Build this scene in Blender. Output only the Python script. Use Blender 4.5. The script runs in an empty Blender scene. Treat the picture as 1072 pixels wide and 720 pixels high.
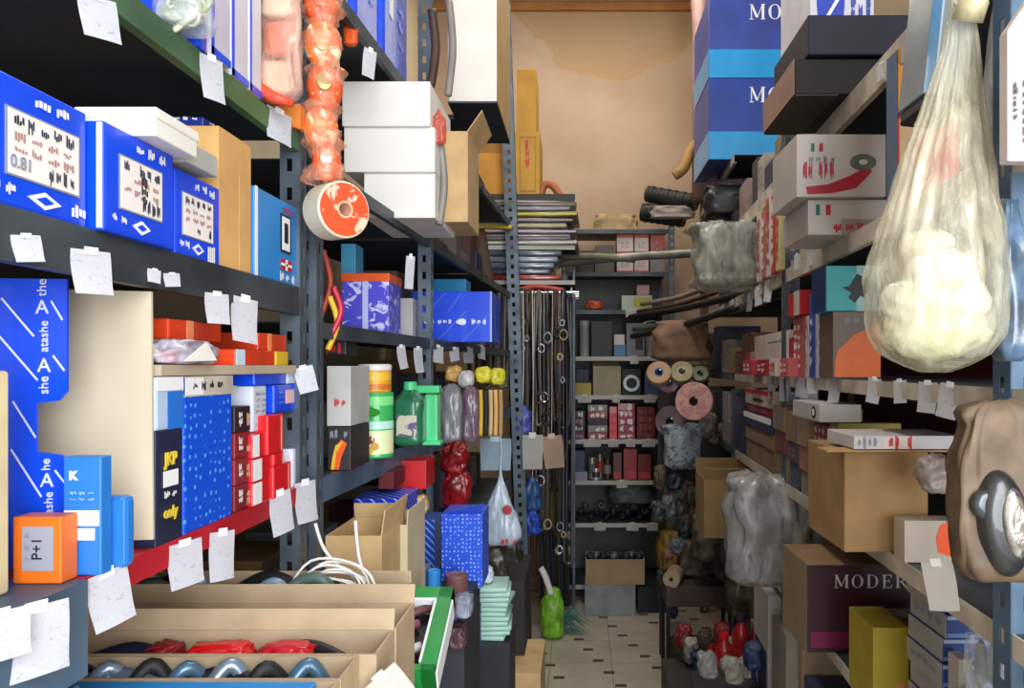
import bpy, bmesh, math, random
from mathutils import Vector, Matrix, noise

# ------------------------------------------------------------------ camera, world, lights
F, CX, CY, CH = 800.0, 608.0, 384.0, 1.5          # focal length and principal point in pixels, camera height
S = bpy.context.scene
COL = S.collection
cam = bpy.data.cameras.new('camera'); camo = bpy.data.objects.new('camera', cam); COL.objects.link(camo)
cam.sensor_width = 36; cam.lens = F / 1072 * 36
cam.shift_x = (536 - CX) / 1072; cam.shift_y = (CY - 360) / 1072
cam.clip_start = 0.02
camo.location = (0, 0, CH); camo.rotation_euler = (math.pi / 2, 0, 0)
S.camera = camo
S.view_settings.view_transform = 'Standard'; S.view_settings.look = 'None'
S.view_settings.exposure = 0.35; S.view_settings.gamma = 1; S.view_settings.use_curve_mapping = False
w = bpy.data.worlds.new('daylight'); S.world = w; w.use_nodes = True
w.node_tree.nodes['Background'].inputs[0].default_value = (0.86, 0.93, 1.0, 1)
w.node_tree.nodes['Background'].inputs[1].default_value = 1.3


def area(name, loc, rot, sx, sy, power, col):
    l = bpy.data.lights.new(name, 'AREA'); l.shape = 'RECTANGLE'; l.size = sx; l.size_y = sy
    l.energy = power; l.color = col
    o = bpy.data.objects.new(name, l); o.location = loc; o.rotation_euler = rot; COL.objects.link(o)
    return o


area('shop_front_daylight', (0.85, -1.3, 2.0), (math.radians(83), 0, math.radians(30)), 1.6, 2.4, 108, (0.93, 0.97, 1.0))
area('added_ceiling_fill', (-0.1, 2.4, 3.80), (0, 0, 0), 0.25, 1.5, 20, (1.0, 0.96, 0.9))  # added fill light above the aisle, source unseen
area('added_ceiling_fill', (0.1, 4.3, 3.80), (math.radians(14), 0, 0), 1.2, 0.2, 12, (1.0, 0.92, 0.82))  # second added fill, brightens the far end from above

# ------------------------------------------------------------------ helpers
R = random.Random(7)
rad = math.radians


def lin(h):
    h = h.lstrip('#'); v = [int(h[i:i + 2], 16) / 255 for i in (0, 2, 4)]
    return tuple(x / 12.92 if x <= .04045 else ((x + .055) / 1.055) ** 2.4 for x in v) + (1,)


_m = {}


def mat(h, rough=.55, metal=0.0, var=.10, scale=9.0, bump=.12, alpha=1.0, coat=0.0, second=None, emis=0):
    k = ('m', h, rough, metal, var, scale, bump, alpha, coat, second, emis)
    if k in _m: return _m[k]
    m = bpy.data.materials.new('surface_' + h.strip('#')); m.use_nodes = True
    n = m.node_tree.nodes; L = m.node_tree.links; b = n['Principled BSDF']
    tc = n.new('ShaderNodeTexCoord'); nz = n.new('ShaderNodeTexNoise')
    nz.inputs['Scale'].default_value = scale; nz.inputs['Detail'].default_value = 5
    L.new(tc.outputs['Object'], nz.inputs['Vector'])
    c = lin(h)
    mx = n.new('ShaderNodeMix'); mx.data_type = 'RGBA'
    c2 = lin(second) if second else tuple(x * (1 - var * 1.6) for x in c[:3]) + (1,)
    mx.inputs[6].default_value = c2; mx.inputs[7].default_value = tuple(min(1, x * (1 + var * .5)) for x in c[:3]) + (1,)
    rp = n.new('ShaderNodeMapRange'); rp.inputs[1].default_value = .35; rp.inputs[2].default_value = .65
    L.new(nz.outputs['Fac'], rp.inputs[0]); L.new(rp.outputs[0], mx.inputs[0]); L.new(mx.outputs[2], b.inputs['Base Color'])
    b.inputs['Roughness'].default_value = rough; b.inputs['Metallic'].default_value = metal
    b.inputs['Alpha'].default_value = alpha; b.inputs['Coat Weight'].default_value = coat
    if bump:
        bp = n.new('ShaderNodeBump'); bp.inputs['Strength'].default_value = bump; bp.inputs['Distance'].default_value = .004
        L.new(nz.outputs['Fac'], bp.inputs['Height']); L.new(bp.outputs[0], b.inputs['Normal'])
    if emis:
        b.inputs['Emission Color'].default_value = c; b.inputs['Emission Strength'].default_value = emis
    _m[k] = m
    return m


def pattern(kind, base, ink, scale=60.0, rough=.45, angle=0.0, thr=.5):
    """printed cardboard: stripes, dots, leaves, bars or scribble in the surface's own coordinates"""
    k = ('p', kind, base, ink, scale, rough, angle, thr)
    if k in _m: return _m[k]
    m = bpy.data.materials.new('print_' + kind); m.use_nodes = True
    n = m.node_tree.nodes; L = m.node_tree.links; b = n['Principled BSDF']; b.inputs['Roughness'].default_value = rough
    tc = n.new('ShaderNodeTexCoord'); mp = n.new('ShaderNodeMapping'); L.new(tc.outputs['Object'], mp.inputs[0])
    mp.inputs['Rotation'].default_value = (angle, angle * .6, angle)
    if kind in ('stripes', 'bars'):
        t = n.new('ShaderNodeTexWave'); t.bands_direction = 'Z' if kind == 'bars' else 'DIAGONAL'
        t.inputs['Scale'].default_value = scale; t.inputs['Distortion'].default_value = 0.0 if kind == 'bars' else .6
        out = t.outputs['Fac']
    elif kind == 'dots':
        t = n.new('ShaderNodeTexVoronoi'); t.inputs['Scale'].default_value = scale; t.inputs['Randomness'].default_value = .35
        out = t.outputs['Distance']
    else:
        t = n.new('ShaderNodeTexNoise'); t.inputs['Scale'].default_value = scale; t.inputs['Detail'].default_value = 3
        t.inputs['Distortion'].default_value = 1.2
        if kind == 'scribble': mp.inputs['Scale'].default_value = (1, 1, 2.2)
        out = t.outputs['Fac']
    L.new(mp.outputs[0], t.inputs['Vector'])
    cr = n.new('ShaderNodeMapRange'); cr.inputs[1].default_value = thr - .03; cr.inputs[2].default_value = thr + .03
    L.new(out, cr.inputs[0])
    mx = n.new('ShaderNodeMix'); mx.data_type = 'RGBA'
    a, c = (lin(ink), lin(base)) if kind == 'dots' else (lin(base), lin(ink))
    mx.inputs[6].default_value = a; mx.inputs[7].default_value = c
    L.new(cr.outputs[0], mx.inputs[0]); L.new(mx.outputs[2], b.inputs['Base Color'])
    _m[k] = m
    return m


def plastic(h, alpha=.35, rough=.18, scale=28.0, bump=.6):
    k = ('pl', h, alpha, rough, scale, bump)
    if k in _m: return _m[k]
    m = bpy.data.materials.new('clear_plastic'); m.use_nodes = True
    n = m.node_tree.nodes; L = m.node_tree.links; b = n['Principled BSDF']
    b.inputs['Base Color'].default_value = lin(h); b.inputs['Roughness'].default_value = rough
    b.inputs['Specular IOR Level'].default_value = .8
    tc = n.new('ShaderNodeTexCoord'); nz = n.new('ShaderNodeTexNoise'); nz.inputs['Scale'].default_value = scale
    nz.inputs['Detail'].default_value = 6; nz.inputs['Distortion'].default_value = .8
    mp = n.new('ShaderNodeMapping'); mp.inputs['Scale'].default_value = (1, 1, .35)
    L.new(tc.outputs['Object'], mp.inputs[0]); L.new(mp.outputs[0], nz.inputs['Vector'])
    bp = n.new('ShaderNodeBump'); bp.inputs['Strength'].default_value = bump; bp.inputs['Distance'].default_value = .01
    L.new(nz.outputs['Fac'], bp.inputs['Height']); L.new(bp.outputs[0], b.inputs['Normal'])
    mr = n.new('ShaderNodeMapRange'); mr.inputs[1].default_value = .35; mr.inputs[2].default_value = .68
    mr.inputs[3].default_value = alpha * .6; mr.inputs[4].default_value = min(1, alpha * 1.7)
    L.new(nz.outputs['Fac'], mr.inputs[0]); L.new(mr.outputs[0], b.inputs['Alpha'])
    _m[k] = m
    return m


def P(px, py, Y): return Vector(((px - CX) * Y / F, Y, CH - (py - CY) * Y / F))
def xa(px, Y): return (px - CX) * Y / F
def za(py, Y): return CH - (py - CY) * Y / F
def ya(px, X): return X * F / (px - CX)


def obj(name, bm, m, parent=None, smooth=False, mats=None):
    me = bpy.data.meshes.new(name); bm.normal_update(); bm.to_mesh(me); bm.free()
    for x in (mats or [m]): me.materials.append(x)
    if smooth: me.polygons.foreach_set('use_smooth', [True] * len(me.polygons))
    o = bpy.data.objects.new(name, me); COL.objects.link(o)
    if parent: o.parent = parent
    return o


def tag(o, label, cat, group=None, kind=None):
    o['label'] = label; o['category'] = cat
    if group: o['group'] = group
    if kind: o['kind'] = kind
    return o


def thing(name, label, cat, loc=(0, 0, 0), rz=0, group=None):
    o = bpy.data.objects.new(name, None); o.empty_display_size = .02; COL.objects.link(o)
    o.location = loc; o.rotation_euler = (0, 0, rz)
    return tag(o, label, cat, group)


def bbox(bm, x0, x1, y0, y1, z0, z1, bev=0.0, mi=0):
    if not bev:
        v = [bm.verts.new((x, y, z)) for z in (z0, z1) for y in (y0, y1) for x in (x0, x1)]
        for q in ((0, 2, 3, 1), (4, 5, 7, 6), (0, 1, 5, 4), (2, 6, 7, 3), (0, 4, 6, 2), (1, 3, 7, 5)): bm.faces.new([v[i] for i in q]).material_index = mi
        return bm
    bev = min(bev, .3 * min(x1 - x0, y1 - y0, z1 - z0))
    r = bmesh.ops.create_cube(bm, size=1)
    vs = r['verts']
    for v in vs: v.co = Vector(((x0 + x1) / 2 + v.co.x * (x1 - x0), (y0 + y1) / 2 + v.co.y * (y1 - y0), (z0 + z1) / 2 + v.co.z * (z1 - z0)))
    fs = list({f for v in vs for f in v.link_faces})
    for f in fs: f.material_index = mi
    if bev:
        es = list({e for v in vs for e in v.link_edges})
        bmesh.ops.bevel(bm, geom=es, offset=bev, segments=2, affect='EDGES', profile=.5)
    return bm


def tube(bm, pts, r, n=7, closed=False, mi=0, flat=1.0):
    pts = [Vector(p) for p in pts]; rings = []; N = len(pts); prev = None
    for i, p in enumerate(pts):
        if closed: t = pts[(i + 1) % N] - pts[i - 1]
        else: t = pts[min(i + 1, N - 1)] - pts[max(i - 1, 0)]
        if t.length < 1e-9: t = Vector((0, 0, 1))
        t.normalize()
        if prev is None:
            a = Vector((0, 0, 1)) if abs(t.z) < .9 else Vector((1, 0, 0))
            u = t.cross(a).normalized()
        else:
            u = (prev - t * prev.dot(t)); u = u.normalized() if u.length > 1e-6 else t.orthogonal().normalized()
        prev = u; v = t.cross(u)
        rr = r[i] if isinstance(r, (list, tuple)) else r
        rings.append([bm.verts.new(p + u * rr * math.cos(2 * math.pi * k / n) + v * rr * flat * math.sin(2 * math.pi * k / n)) for k in range(n)])
    for i in range(N if closed else N - 1):
        a, b = rings[i], rings[(i + 1) % N]
        for k in range(n):
            f = bm.faces.new((a[k], a[(k + 1) % n], b[(k + 1) % n], b[k])); f.material_index = mi
    if not closed:
        for q in (rings[0][::-1], rings[-1]): bm.faces.new(q).material_index = mi
    return bm


def lathe(bm, prof, n=24, mi=0, M=None):
    """prof: list of (r, z); r = 0 closes"""
    rings = []
    for r, z in prof:
        if r < 1e-6: rings.append([bm.verts.new(Vector((0, 0, z)))])
        else: rings.append([bm.verts.new(Vector((r * math.cos(2 * math.pi * k / n), r * math.sin(2 * math.pi * k / n), z))) for k in range(n)])
    for a, b in zip(rings, rings[1:]):
        for k in range(n):
            if len(a) == 1 and len(b) == 1: continue
            if len(a) == 1: q = (a[0], b[(k + 1) % n], b[k])
            elif len(b) == 1: q = (a[k], a[(k + 1) % n], b[0])
            else: q = (a[k], a[(k + 1) % n], b[(k + 1) % n], b[k])
            bm.faces.new(q).material_index = mi
    if M is not None:
        for ring in rings:
            for v in ring: v.co = M @ v.co
    return bm


def rotm(axis, deg): return Matrix.Rotation(rad(deg), 4, axis)


# a box thing: local origin at the base centre, front = -y, size in o['dims_'] kept in a dict
DIM = {}


def box(name, label, cat, x0, x1, y0, y1, z0, z1, m, rz=0.0, group=None, top=None, lid=0.0, lidm=None, flap='F', bev=.0016, tilt=None):
    wx, wy, wz = x1 - x0, y1 - y0, z1 - z0
    t = thing(name, label, cat, ((x0 + x1) / 2, (y0 + y1) / 2, z0), rz, group)
    if tilt: t.rotation_euler = (rad(tilt[0]), rad(tilt[1]), rz)
    DIM[t.name] = (wx, wy, wz)
    bm = bmesh.new(); h = wz - (lid * .4 if lid else 0)
    bbox(bm, -wx / 2, wx / 2, -wy / 2, wy / 2, 0, h, bev)
    e = .0005
    if flap and not lid:                 # tucked end flap: a thin raised panel with its own edge
        i = .003
        if 'F' in flap: bbox(bm, -wx / 2 + i, wx / 2 - i, -wy / 2 - e, -wy / 2 + .001, i, wz - i)
        if 'R' in flap: bbox(bm, wx / 2 - .001, wx / 2 + e, -wy / 2 + i, wy / 2 - i, i, wz - i)
        if 'L' in flap: bbox(bm, -wx / 2 - e, -wx / 2 + .001, -wy / 2 + i, wy / 2 - i, i, wz - i)
    mats = [m]
    if top:
        mats.append(top)
        for f in bm.faces:
            f.normal_update()
            if f.normal.z > .8: f.material_index = 1
    obj('body', bm, None, t, mats=mats)
    if lid:
        bm = bmesh.new(); q = .0018
        bbox(bm, -wx / 2 - q, wx / 2 + q, -wy / 2 - q, wy / 2 + q, wz - lid, wz, bev)
        obj('lid', bm, lidm or m, t)
    return t


def fm(t, face):
    wx, wy, wz = DIM[t.name]; e = .0009
    if face == 'F': return (Vector((-wx / 2, -wy / 2 - e, 0)), Vector((wx, 0, 0)), Vector((0, 0, wz)), Vector((0, -1, 0)))
    if face == 'R': return (Vector((wx / 2 + e, -wy / 2, 0)), Vector((0, wy, 0)), Vector((0, 0, wz)), Vector((1, 0, 0)))
    if face == 'L': return (Vector((-wx / 2 - e, wy / 2, 0)), Vector((0, -wy, 0)), Vector((0, 0, wz)), Vector((-1, 0, 0)))
    return (Vector((-wx / 2, -wy / 2, wz + e)), Vector((wx, 0, 0)), Vector((0, wy, 0)), Vector((0, 0, 1)))


def deco(t, face, u0, u1, v0, v1, m, name='label', h=.0008, parent=None, poly=None):
    """a printed or stuck-on patch on one face, as a thin raised part"""
    o, U, V, N = fm(t, face); bm = bmesh.new()
    pts = poly or [(u0, v0), (u1, v0), (u1, v1), (u0, v1)]
    a = [bm.verts.new(o + U * u + V * v) for u, v in pts]
    b = [bm.verts.new(o + U * u + V * v + N * h) for u, v in pts]
    k = len(pts)
    bm.faces.new(a[::-1]); bm.faces.new(b)
    for i in range(k): bm.faces.new((a[i], a[(i + 1) % k], b[(i + 1) % k], b[i]))
    bmesh.ops.recalc_face_normals(bm, faces=bm.faces)
    return obj(name, bm, m, parent or t)


def text_mesh(s, size, depth=.0006, bold=0.0):
    cu = bpy.data.curves.new('lettering', 'FONT'); cu.body = s; cu.size = size; cu.extrude = depth
    cu.align_x = 'CENTER'; cu.align_y = 'CENTER'; cu.offset = bold
    o = bpy.data.objects.new('lettering', cu); COL.objects.link(o)
    dg = bpy.context.evaluated_depsgraph_get()
    me = bpy.data.meshes.new_from_object(o.evaluated_get(dg)); me.name = 'lettering'
    bpy.data.objects.remove(o); bpy.data.curves.remove(cu)
    return me


def text(t, face, u, v, s, size, m, rot=0, parent=None, bold=0.0, lift=.0012, sx=1.0):
    o, U, V, N = fm(t, face)
    me = text_mesh(s, size, bold=bold)
    a, b = U.normalized(), V.normalized()
    M = Matrix((a.to_4d(), b.to_4d(), N.to_4d(), (0, 0, 0, 1))).transposed()
    for i in range(3): M[i][3] = 0
    M[3][0] = M[3][1] = M[3][2] = 0
    p = o + U * u + V * v + N * lift
    me.transform(Matrix.Translation(p) @ M @ Matrix.Rotation(rad(rot), 4, 'Z') @ Matrix.Diagonal((sx, 1, 1, 1)))
    me.materials.clear(); me.materials.append(m)
    ob = bpy.data.objects.new('lettering', me); COL.objects.link(ob); ob.parent = parent or t
    return ob


GLYPH = {   # strokes in a unit-high cell: (x0, y0, x1, y1, width); arcs: ('o', cx, cy, rx, ry, a0, a1, w0, w1)
    'M': (1.05, [(.16, 0, .16, 1, .06), (.16, 1, .52, .12, .15), (.52, .12, .86, 1, .05), (.88, 0, .88, 1, .16), (.04, .02, .30, .02, .05), (.74, .02, 1.02, .02, .05), (.04, .98, .26, .98, .05), (.78, .98, 1.02, .98, .05)], []),
    'O': (.95, [], [(.47, .5, .40, .5, 0, 360)]),
    'D': (.95, [(.2, 0, .2, 1, .16), (.06, .02, .45, .02, .05), (.06, .98, .45, .98, .05)], [(.42, .5, .42, .48, -90, 90)]),
    'E': (.82, [(.2, 0, .2, 1, .16), (.06, .02, .70, .02, .06), (.06, .98, .68, .98, .06), (.2, .52, .54, .52, .06), (.68, .02, .70, .26, .05), (.66, .98, .68, .76, .05), (.54, .40, .54, .64, .05)], []),
    'R': (.92, [(.2, 0, .2, 1, .16), (.06, .02, .36, .02, .05), (.06, .98, .44, .98, .05), (.2, .50, .44, .50, .05), (.44, .50, .78, .02, .15), (.72, .02, .92, .02, .05)], [(.42, .74, .30, .24, -90, 90)]),
    'N': (1.0, [(.18, 0, .18, 1, .06), (.16, 1, .80, .02, .16), (.82, 0, .82, 1, .06), (.04, .02, .32, .02, .05), (.02, .98, .24, .98, .05), (.68, .98, .96, .98, .05)], [])}


def serif(t, face, u, v, s, cap, m, sx=1.0, gap=.10, lift=.0016):
    """raised serif capitals; (u, v) is the lower left corner of the word on the face"""
    o, U, V, N = fm(t, face); a, b = U.normalized(), V.normalized(); p0 = o + U * u + V * v; bm = bmesh.new(); x = 0; k = 0
    for ch in s:
        w_, st, arcs = GLYPH[ch]; quads = []
        for x0, y0, x1, y1, wd in st:
            d = Vector((x1 - x0, y1 - y0)); d.normalize()
            n = Vector((1, 0)) if abs(d.y) > .5 else Vector((0, 1)); n = n * wd / 2
            quads.append([(x0 - n.x, y0 - n.y), (x1 - n.x, y1 - n.y), (x1 + n.x, y1 + n.y), (x0 + n.x, y0 + n.y)])
        for cx, cy, rx, ry, a0, a1 in arcs:
            S_ = 20
            def pt(i, inner):
                an = math.radians(a0 + (a1 - a0) * i / S_); wd = .05 + .12 * abs(math.cos(an))
                return (cx + (rx - (wd if inner else 0)) * math.cos(an), cy + (ry - (.05 if inner else 0)) * math.sin(an))
            for i in range(S_): quads.append([pt(i, 1), pt(i + 1, 1), pt(i + 1, 0), pt(i, 0)])
        for q_ in quads:
            k += 1; f = bm.faces.new([bm.verts.new(p0 + a * (x + px) * cap * sx + b * py * cap + N * (lift + .00004 * (k % 5))) for px, py in q_])
        x += w_ + gap
    return obj('lettering', bm, m, t)


def scrawl(t, face, u0, u1, v0, v1, m, rows=3, per=5, seed=1, name='print', parent=None, th=.25, lift=.0018):
    """rows of illegible small joined script, as raised strokes"""
    q = random.Random(seed); o, U, V, N = fm(t, face); bm = bmesh.new()
    uu, vv = (u1 - u0), (v1 - v0) / rows
    for r in range(rows):
        for k in range(per):
            if q.random() < .12: continue
            a0 = u0 + uu * (k + .12) / per; a1 = u0 + uu * (k + .62 + q.random() * .3) / per
            c = v0 + vv * (r + .5) + (q.random() - .5) * vv * .15; hh = vv * th * (.6 + q.random() * .8) / 2
            n = 4
            for s in range(n):
                b0 = a0 + (a1 - a0) * s / n; b1 = a0 + (a1 - a0) * (s + .8) / n
                j = (q.random() - .5) * vv * .35; h2 = hh * (.6 + q.random())
                vs = [bm.verts.new(o + U * x + V * y + N * lift) for x, y in ((b0, c + j - h2), (b1, c + j * .4 - h2), (b1, c + j * .4 + h2), (b0, c + j + h2))]
                bm.faces.new(vs)
    return obj(name, bm, m, parent or t)


def front(name, label, cat, px0, py0, px1, py1, Y, depth, m, z0=None, **k):
    """box whose camera-facing side fills the given pixels at depth Y"""
    a, b = xa(px0, Y), xa(px1, Y)
    zb = za(py1, Y) if z0 is None else z0
    return box(name, label, cat, a, b, Y, Y + depth, zb, za(py0, Y), m, **k)


def side(name, label, cat, px0, px1, X, z0, z1, w, m, **k):
    """box whose aisle side lies in the plane x = X between two pixel columns"""
    Y0, Y1 = sorted((ya(px0, X), ya(px1, X)))
    if X < 0: return box(name, label, cat, X - w, X, Y0 + .001, Y1 - .001, z0, z1, m, **dict(dict(flap='RF'), **k))
    return box(name, label, cat, X, X + w, Y0 + .001, Y1 - .001, z0, z1, m, **dict(dict(flap='LF'), **k))


def wavy(bm, w, h, d, seed, nu=36, nv=22, neck=.12, crump=.10, sq=2.6, top=.62):
    """a filled plastic bag: superellipse section, gathered neck, creased skin; origin at base centre"""
    rings = []
    for j in range(nv + 1):
        t = j / nv; z = h * t
        if t < .12: s = .55 + .45 * math.sin(t / .12 * math.pi / 2)
        elif t < top: s = 1
        else: s = neck + (1 - neck) * (math.cos((t - top) / (1 - top) * math.pi) * .5 + .5)
        if neck > .45 and t > .88: s *= max(.12, math.sqrt(max(0, 1 - ((t - .88) / .125) ** 2)))
        ring = []
        for i in range(nu):
            a = 2 * math.pi * i / nu; ca, sa = math.cos(a), math.sin(a)
            x = math.copysign(abs(ca) ** (2 / sq), ca); y = math.copysign(abs(sa) ** (2 / sq), sa)
            nn = noise.noise(Vector((x * 2.3 + seed * 3.1, y * 2.3, t * 3.2))) * crump * 1.8 + noise.noise(Vector((ca * 7 + seed, sa * 7, t * 5))) * crump * .5
            pl = (.07 * math.sin(a * 9 + seed + 2 * math.sin(t * 4)) + .05 * math.sin(a * 17 + seed * 2)) * max(0, (t - top * .7) / (1 - top * .7)) + .035 * math.sin(a * 5 + t * 9 + seed) * (1 if crump > .05 else 0)
            ears = (.9 * abs(ca) ** 5 * max(0, t - .86) / .14 if neck > .45 and crump > .05 else 0) + (.10 * abs(ca * sa) * 2 * max(0, .15 - t) / .15)
            f = s * (1 + nn + pl + ears)
            ring.append(bm.verts.new(Vector((x * w / 2 * f, y * d / 2 * f, z + nn * h * .10 * (t > .9)))))
        rings.append(ring)
    for a, b in zip(rings, rings[1:]):
        for k in range(nu): bm.faces.new((a[k], a[(k + 1) % nu], b[(k + 1) % nu], b[k]))
    bm.faces.new(rings[0][::-1]); bm.faces.new(rings[-1])
    return bm


def bag(name, label, cat, px0, py0, px1, py1, Y, d, m, seed=1, hang=None, knot=None, group=None, crump=.10, neck=.12, top=.62, sq=2.6, z0=None):
    a, b = xa(px0, Y), xa(px1, Y); zb = za(py1, Y) if z0 is None else z0; zt = za(py0, Y)
    t = thing(name, label, cat, ((a + b) / 2, Y + d / 2, zb), 0, group)
    bm = bmesh.new()
    if name in ('small_packet', 'plastic_packet', 'red_bag') : pillow(bm, b - a, zt - zb, d * 1.3, seed, max(.2, crump))
    else: wavy(bm, b - a, zt - zb, d, seed, crump=crump, neck=neck, top=top, sq=sq)
    obj('bag_skin', bm, m, t, smooth=True)
    if hang:
        bm = bmesh.new(); tube(bm, [(0, 0, (zt - zb) * .97), (.004, .004, (zt - zb) + .4 * (hang - zt)), (0, 0, hang - zb)], .0022, 5); obj('hanging_cord', bm, WHITE, t)
    if knot:
        bm = bmesh.new(); r = (b - a) * neck * .5; hz = zt - zb
        lathe(bm, [(0, hz - .004), (r * 1.2, hz - .002), (r * 1.25, hz + .004), (r * .8, hz + .008), (r * 1.8, hz + .03), (r * 1.1, hz + .032), (0, hz + .012)], 12)
        obj('knot', bm, knot, t, smooth=True)
    return t


def pillow(bm, w, h, d, seed, crump=.2):
    """crumpled closed packet, origin at base centre"""
    r = bmesh.ops.create_icosphere(bm, subdivisions=4, radius=1)
    q = random.Random(seed); e = q.uniform(.55, .8); tw = q.uniform(-.35, .35)
    for v in r['verts']:
        p = v.co.copy(); c = Vector([math.copysign(abs(a) ** e, a) for a in p])
        rdg = abs(noise.noise(p * 1.6 + Vector((seed, 0, 0)))) * 1.1 + abs(noise.noise(p * 3.7 + Vector((0, seed, 0)))) * .7
        f = 1.05 - rdg * crump * 1.6
        x, z = c.x * f * w / 2, c.z * f * h / 2
        v.co = Vector((x + tw * z * .5, c.y * f * d / 2, z + h / 2))
    return bm


# ------------------------------------------------------------------ materials
KRAFT = mat('#c9a878', .8, scale=16, var=.10, bump=.2)
KRAFT2 = mat('#b08c5c', .8, scale=16, var=.12, bump=.2)
CREAM = mat('#cbbb9a', .8, scale=10, var=.06, bump=.15)
BEIGE = mat('#cdc0a8', .8, scale=8, var=.06, bump=.1)
OCHRE = mat('#c9973a', .7, scale=9, var=.1)
WHITE = mat('#e9e6e2', .6, var=.04, scale=7)
PAPER = pattern('scribble', '#eceef6', '#cdd2e2', 130, .7, 0, .64)
CYANBL = mat('#2a7fd6', .4, var=.08)
BLUE = mat('#0848e6', .35, var=.05, coat=.3)
DBLUE = mat('#1b2f8a', .4, var=.1)
NAVY = mat('#1c2340', .45, var=.15)
BLACK = mat('#15151a', .5, var=.2)
DARK = mat('#2a2c30', .6, var=.2)
GREYM = mat('#4d555c', .5, .35, var=.18, scale=5, second='#33383d')
BLGREY = mat('#66809a', .45, .45, var=.15, scale=6, second='#4a5f75')
POST = mat('#64707c', .45, .5, var=.2, scale=8, second='#465059')
GREEN = mat('#4e7648', .5, var=.2, scale=6, second='#34523a')
REDP = mat('#b81028', .45, var=.15, scale=6, coat=.2)
MAROON = mat('#5e1018', .6, var=.2, scale=4)
RED = mat('#d8141e', .4, var=.08, coat=.2)
DRED = mat('#8e1622', .5, var=.15)
ORANGE = mat('#e2591c', .45, var=.12)
YELLOW = mat('#dcb22a', .5, var=.1)
LTGREY = mat('#b4b4b0', .6, var=.1)
OFFW = mat('#c9c2b6', .6, .0, var=.12, scale=12, second='#a59d90')
STEEL = mat('#b9bcc0', .28, .85, var=.1)
RUBBER = mat('#1d1f22', .6, var=.25)
BROWN = mat('#4a3326', .6, var=.2)
INKB = mat('#1a2440', .6, bump=0); INKW = mat('#eef0f4', .5, bump=0, var=.02); INKR = mat('#c8182a', .5, bump=0)
INKG = mat('#8a8f9c', .6, bump=0); INKY = mat('#e2c93a', .5, bump=0); INKK = mat('#16161a', .5, bump=0)
CLEAR = plastic('#dfe6ea', .30); CLEARD = plastic('#b9b9a8', .42); CLOUD = plastic('#cfc9b2', .50, .22, 34)

ORD = ['leftmost', 'second from left', 'third from left', 'fourth from left', 'fifth from left', 'sixth from left', 'seventh from left', 'eighth from left', 'ninth from left', 'tenth from left', 'eleventh from left', 'twelfth from left', 'thirteenth from left', 'fourteenth from left']


def order(i, n):
    if n == 2: return ('left', 'right')[i]
    if n == 3: return ('left', 'middle', 'right')[i]
    return 'rightmost' if i == n - 1 else ORD[i]


# ------------------------------------------------------------------ the room
def struct(name, bm, m):
    o = obj(name, bm, m); o['kind'] = 'structure'; return o


RX0, RX1, RY0, RY1, RZ = -1.02, 1.42, -2.2, 5.32, 4.03


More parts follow.
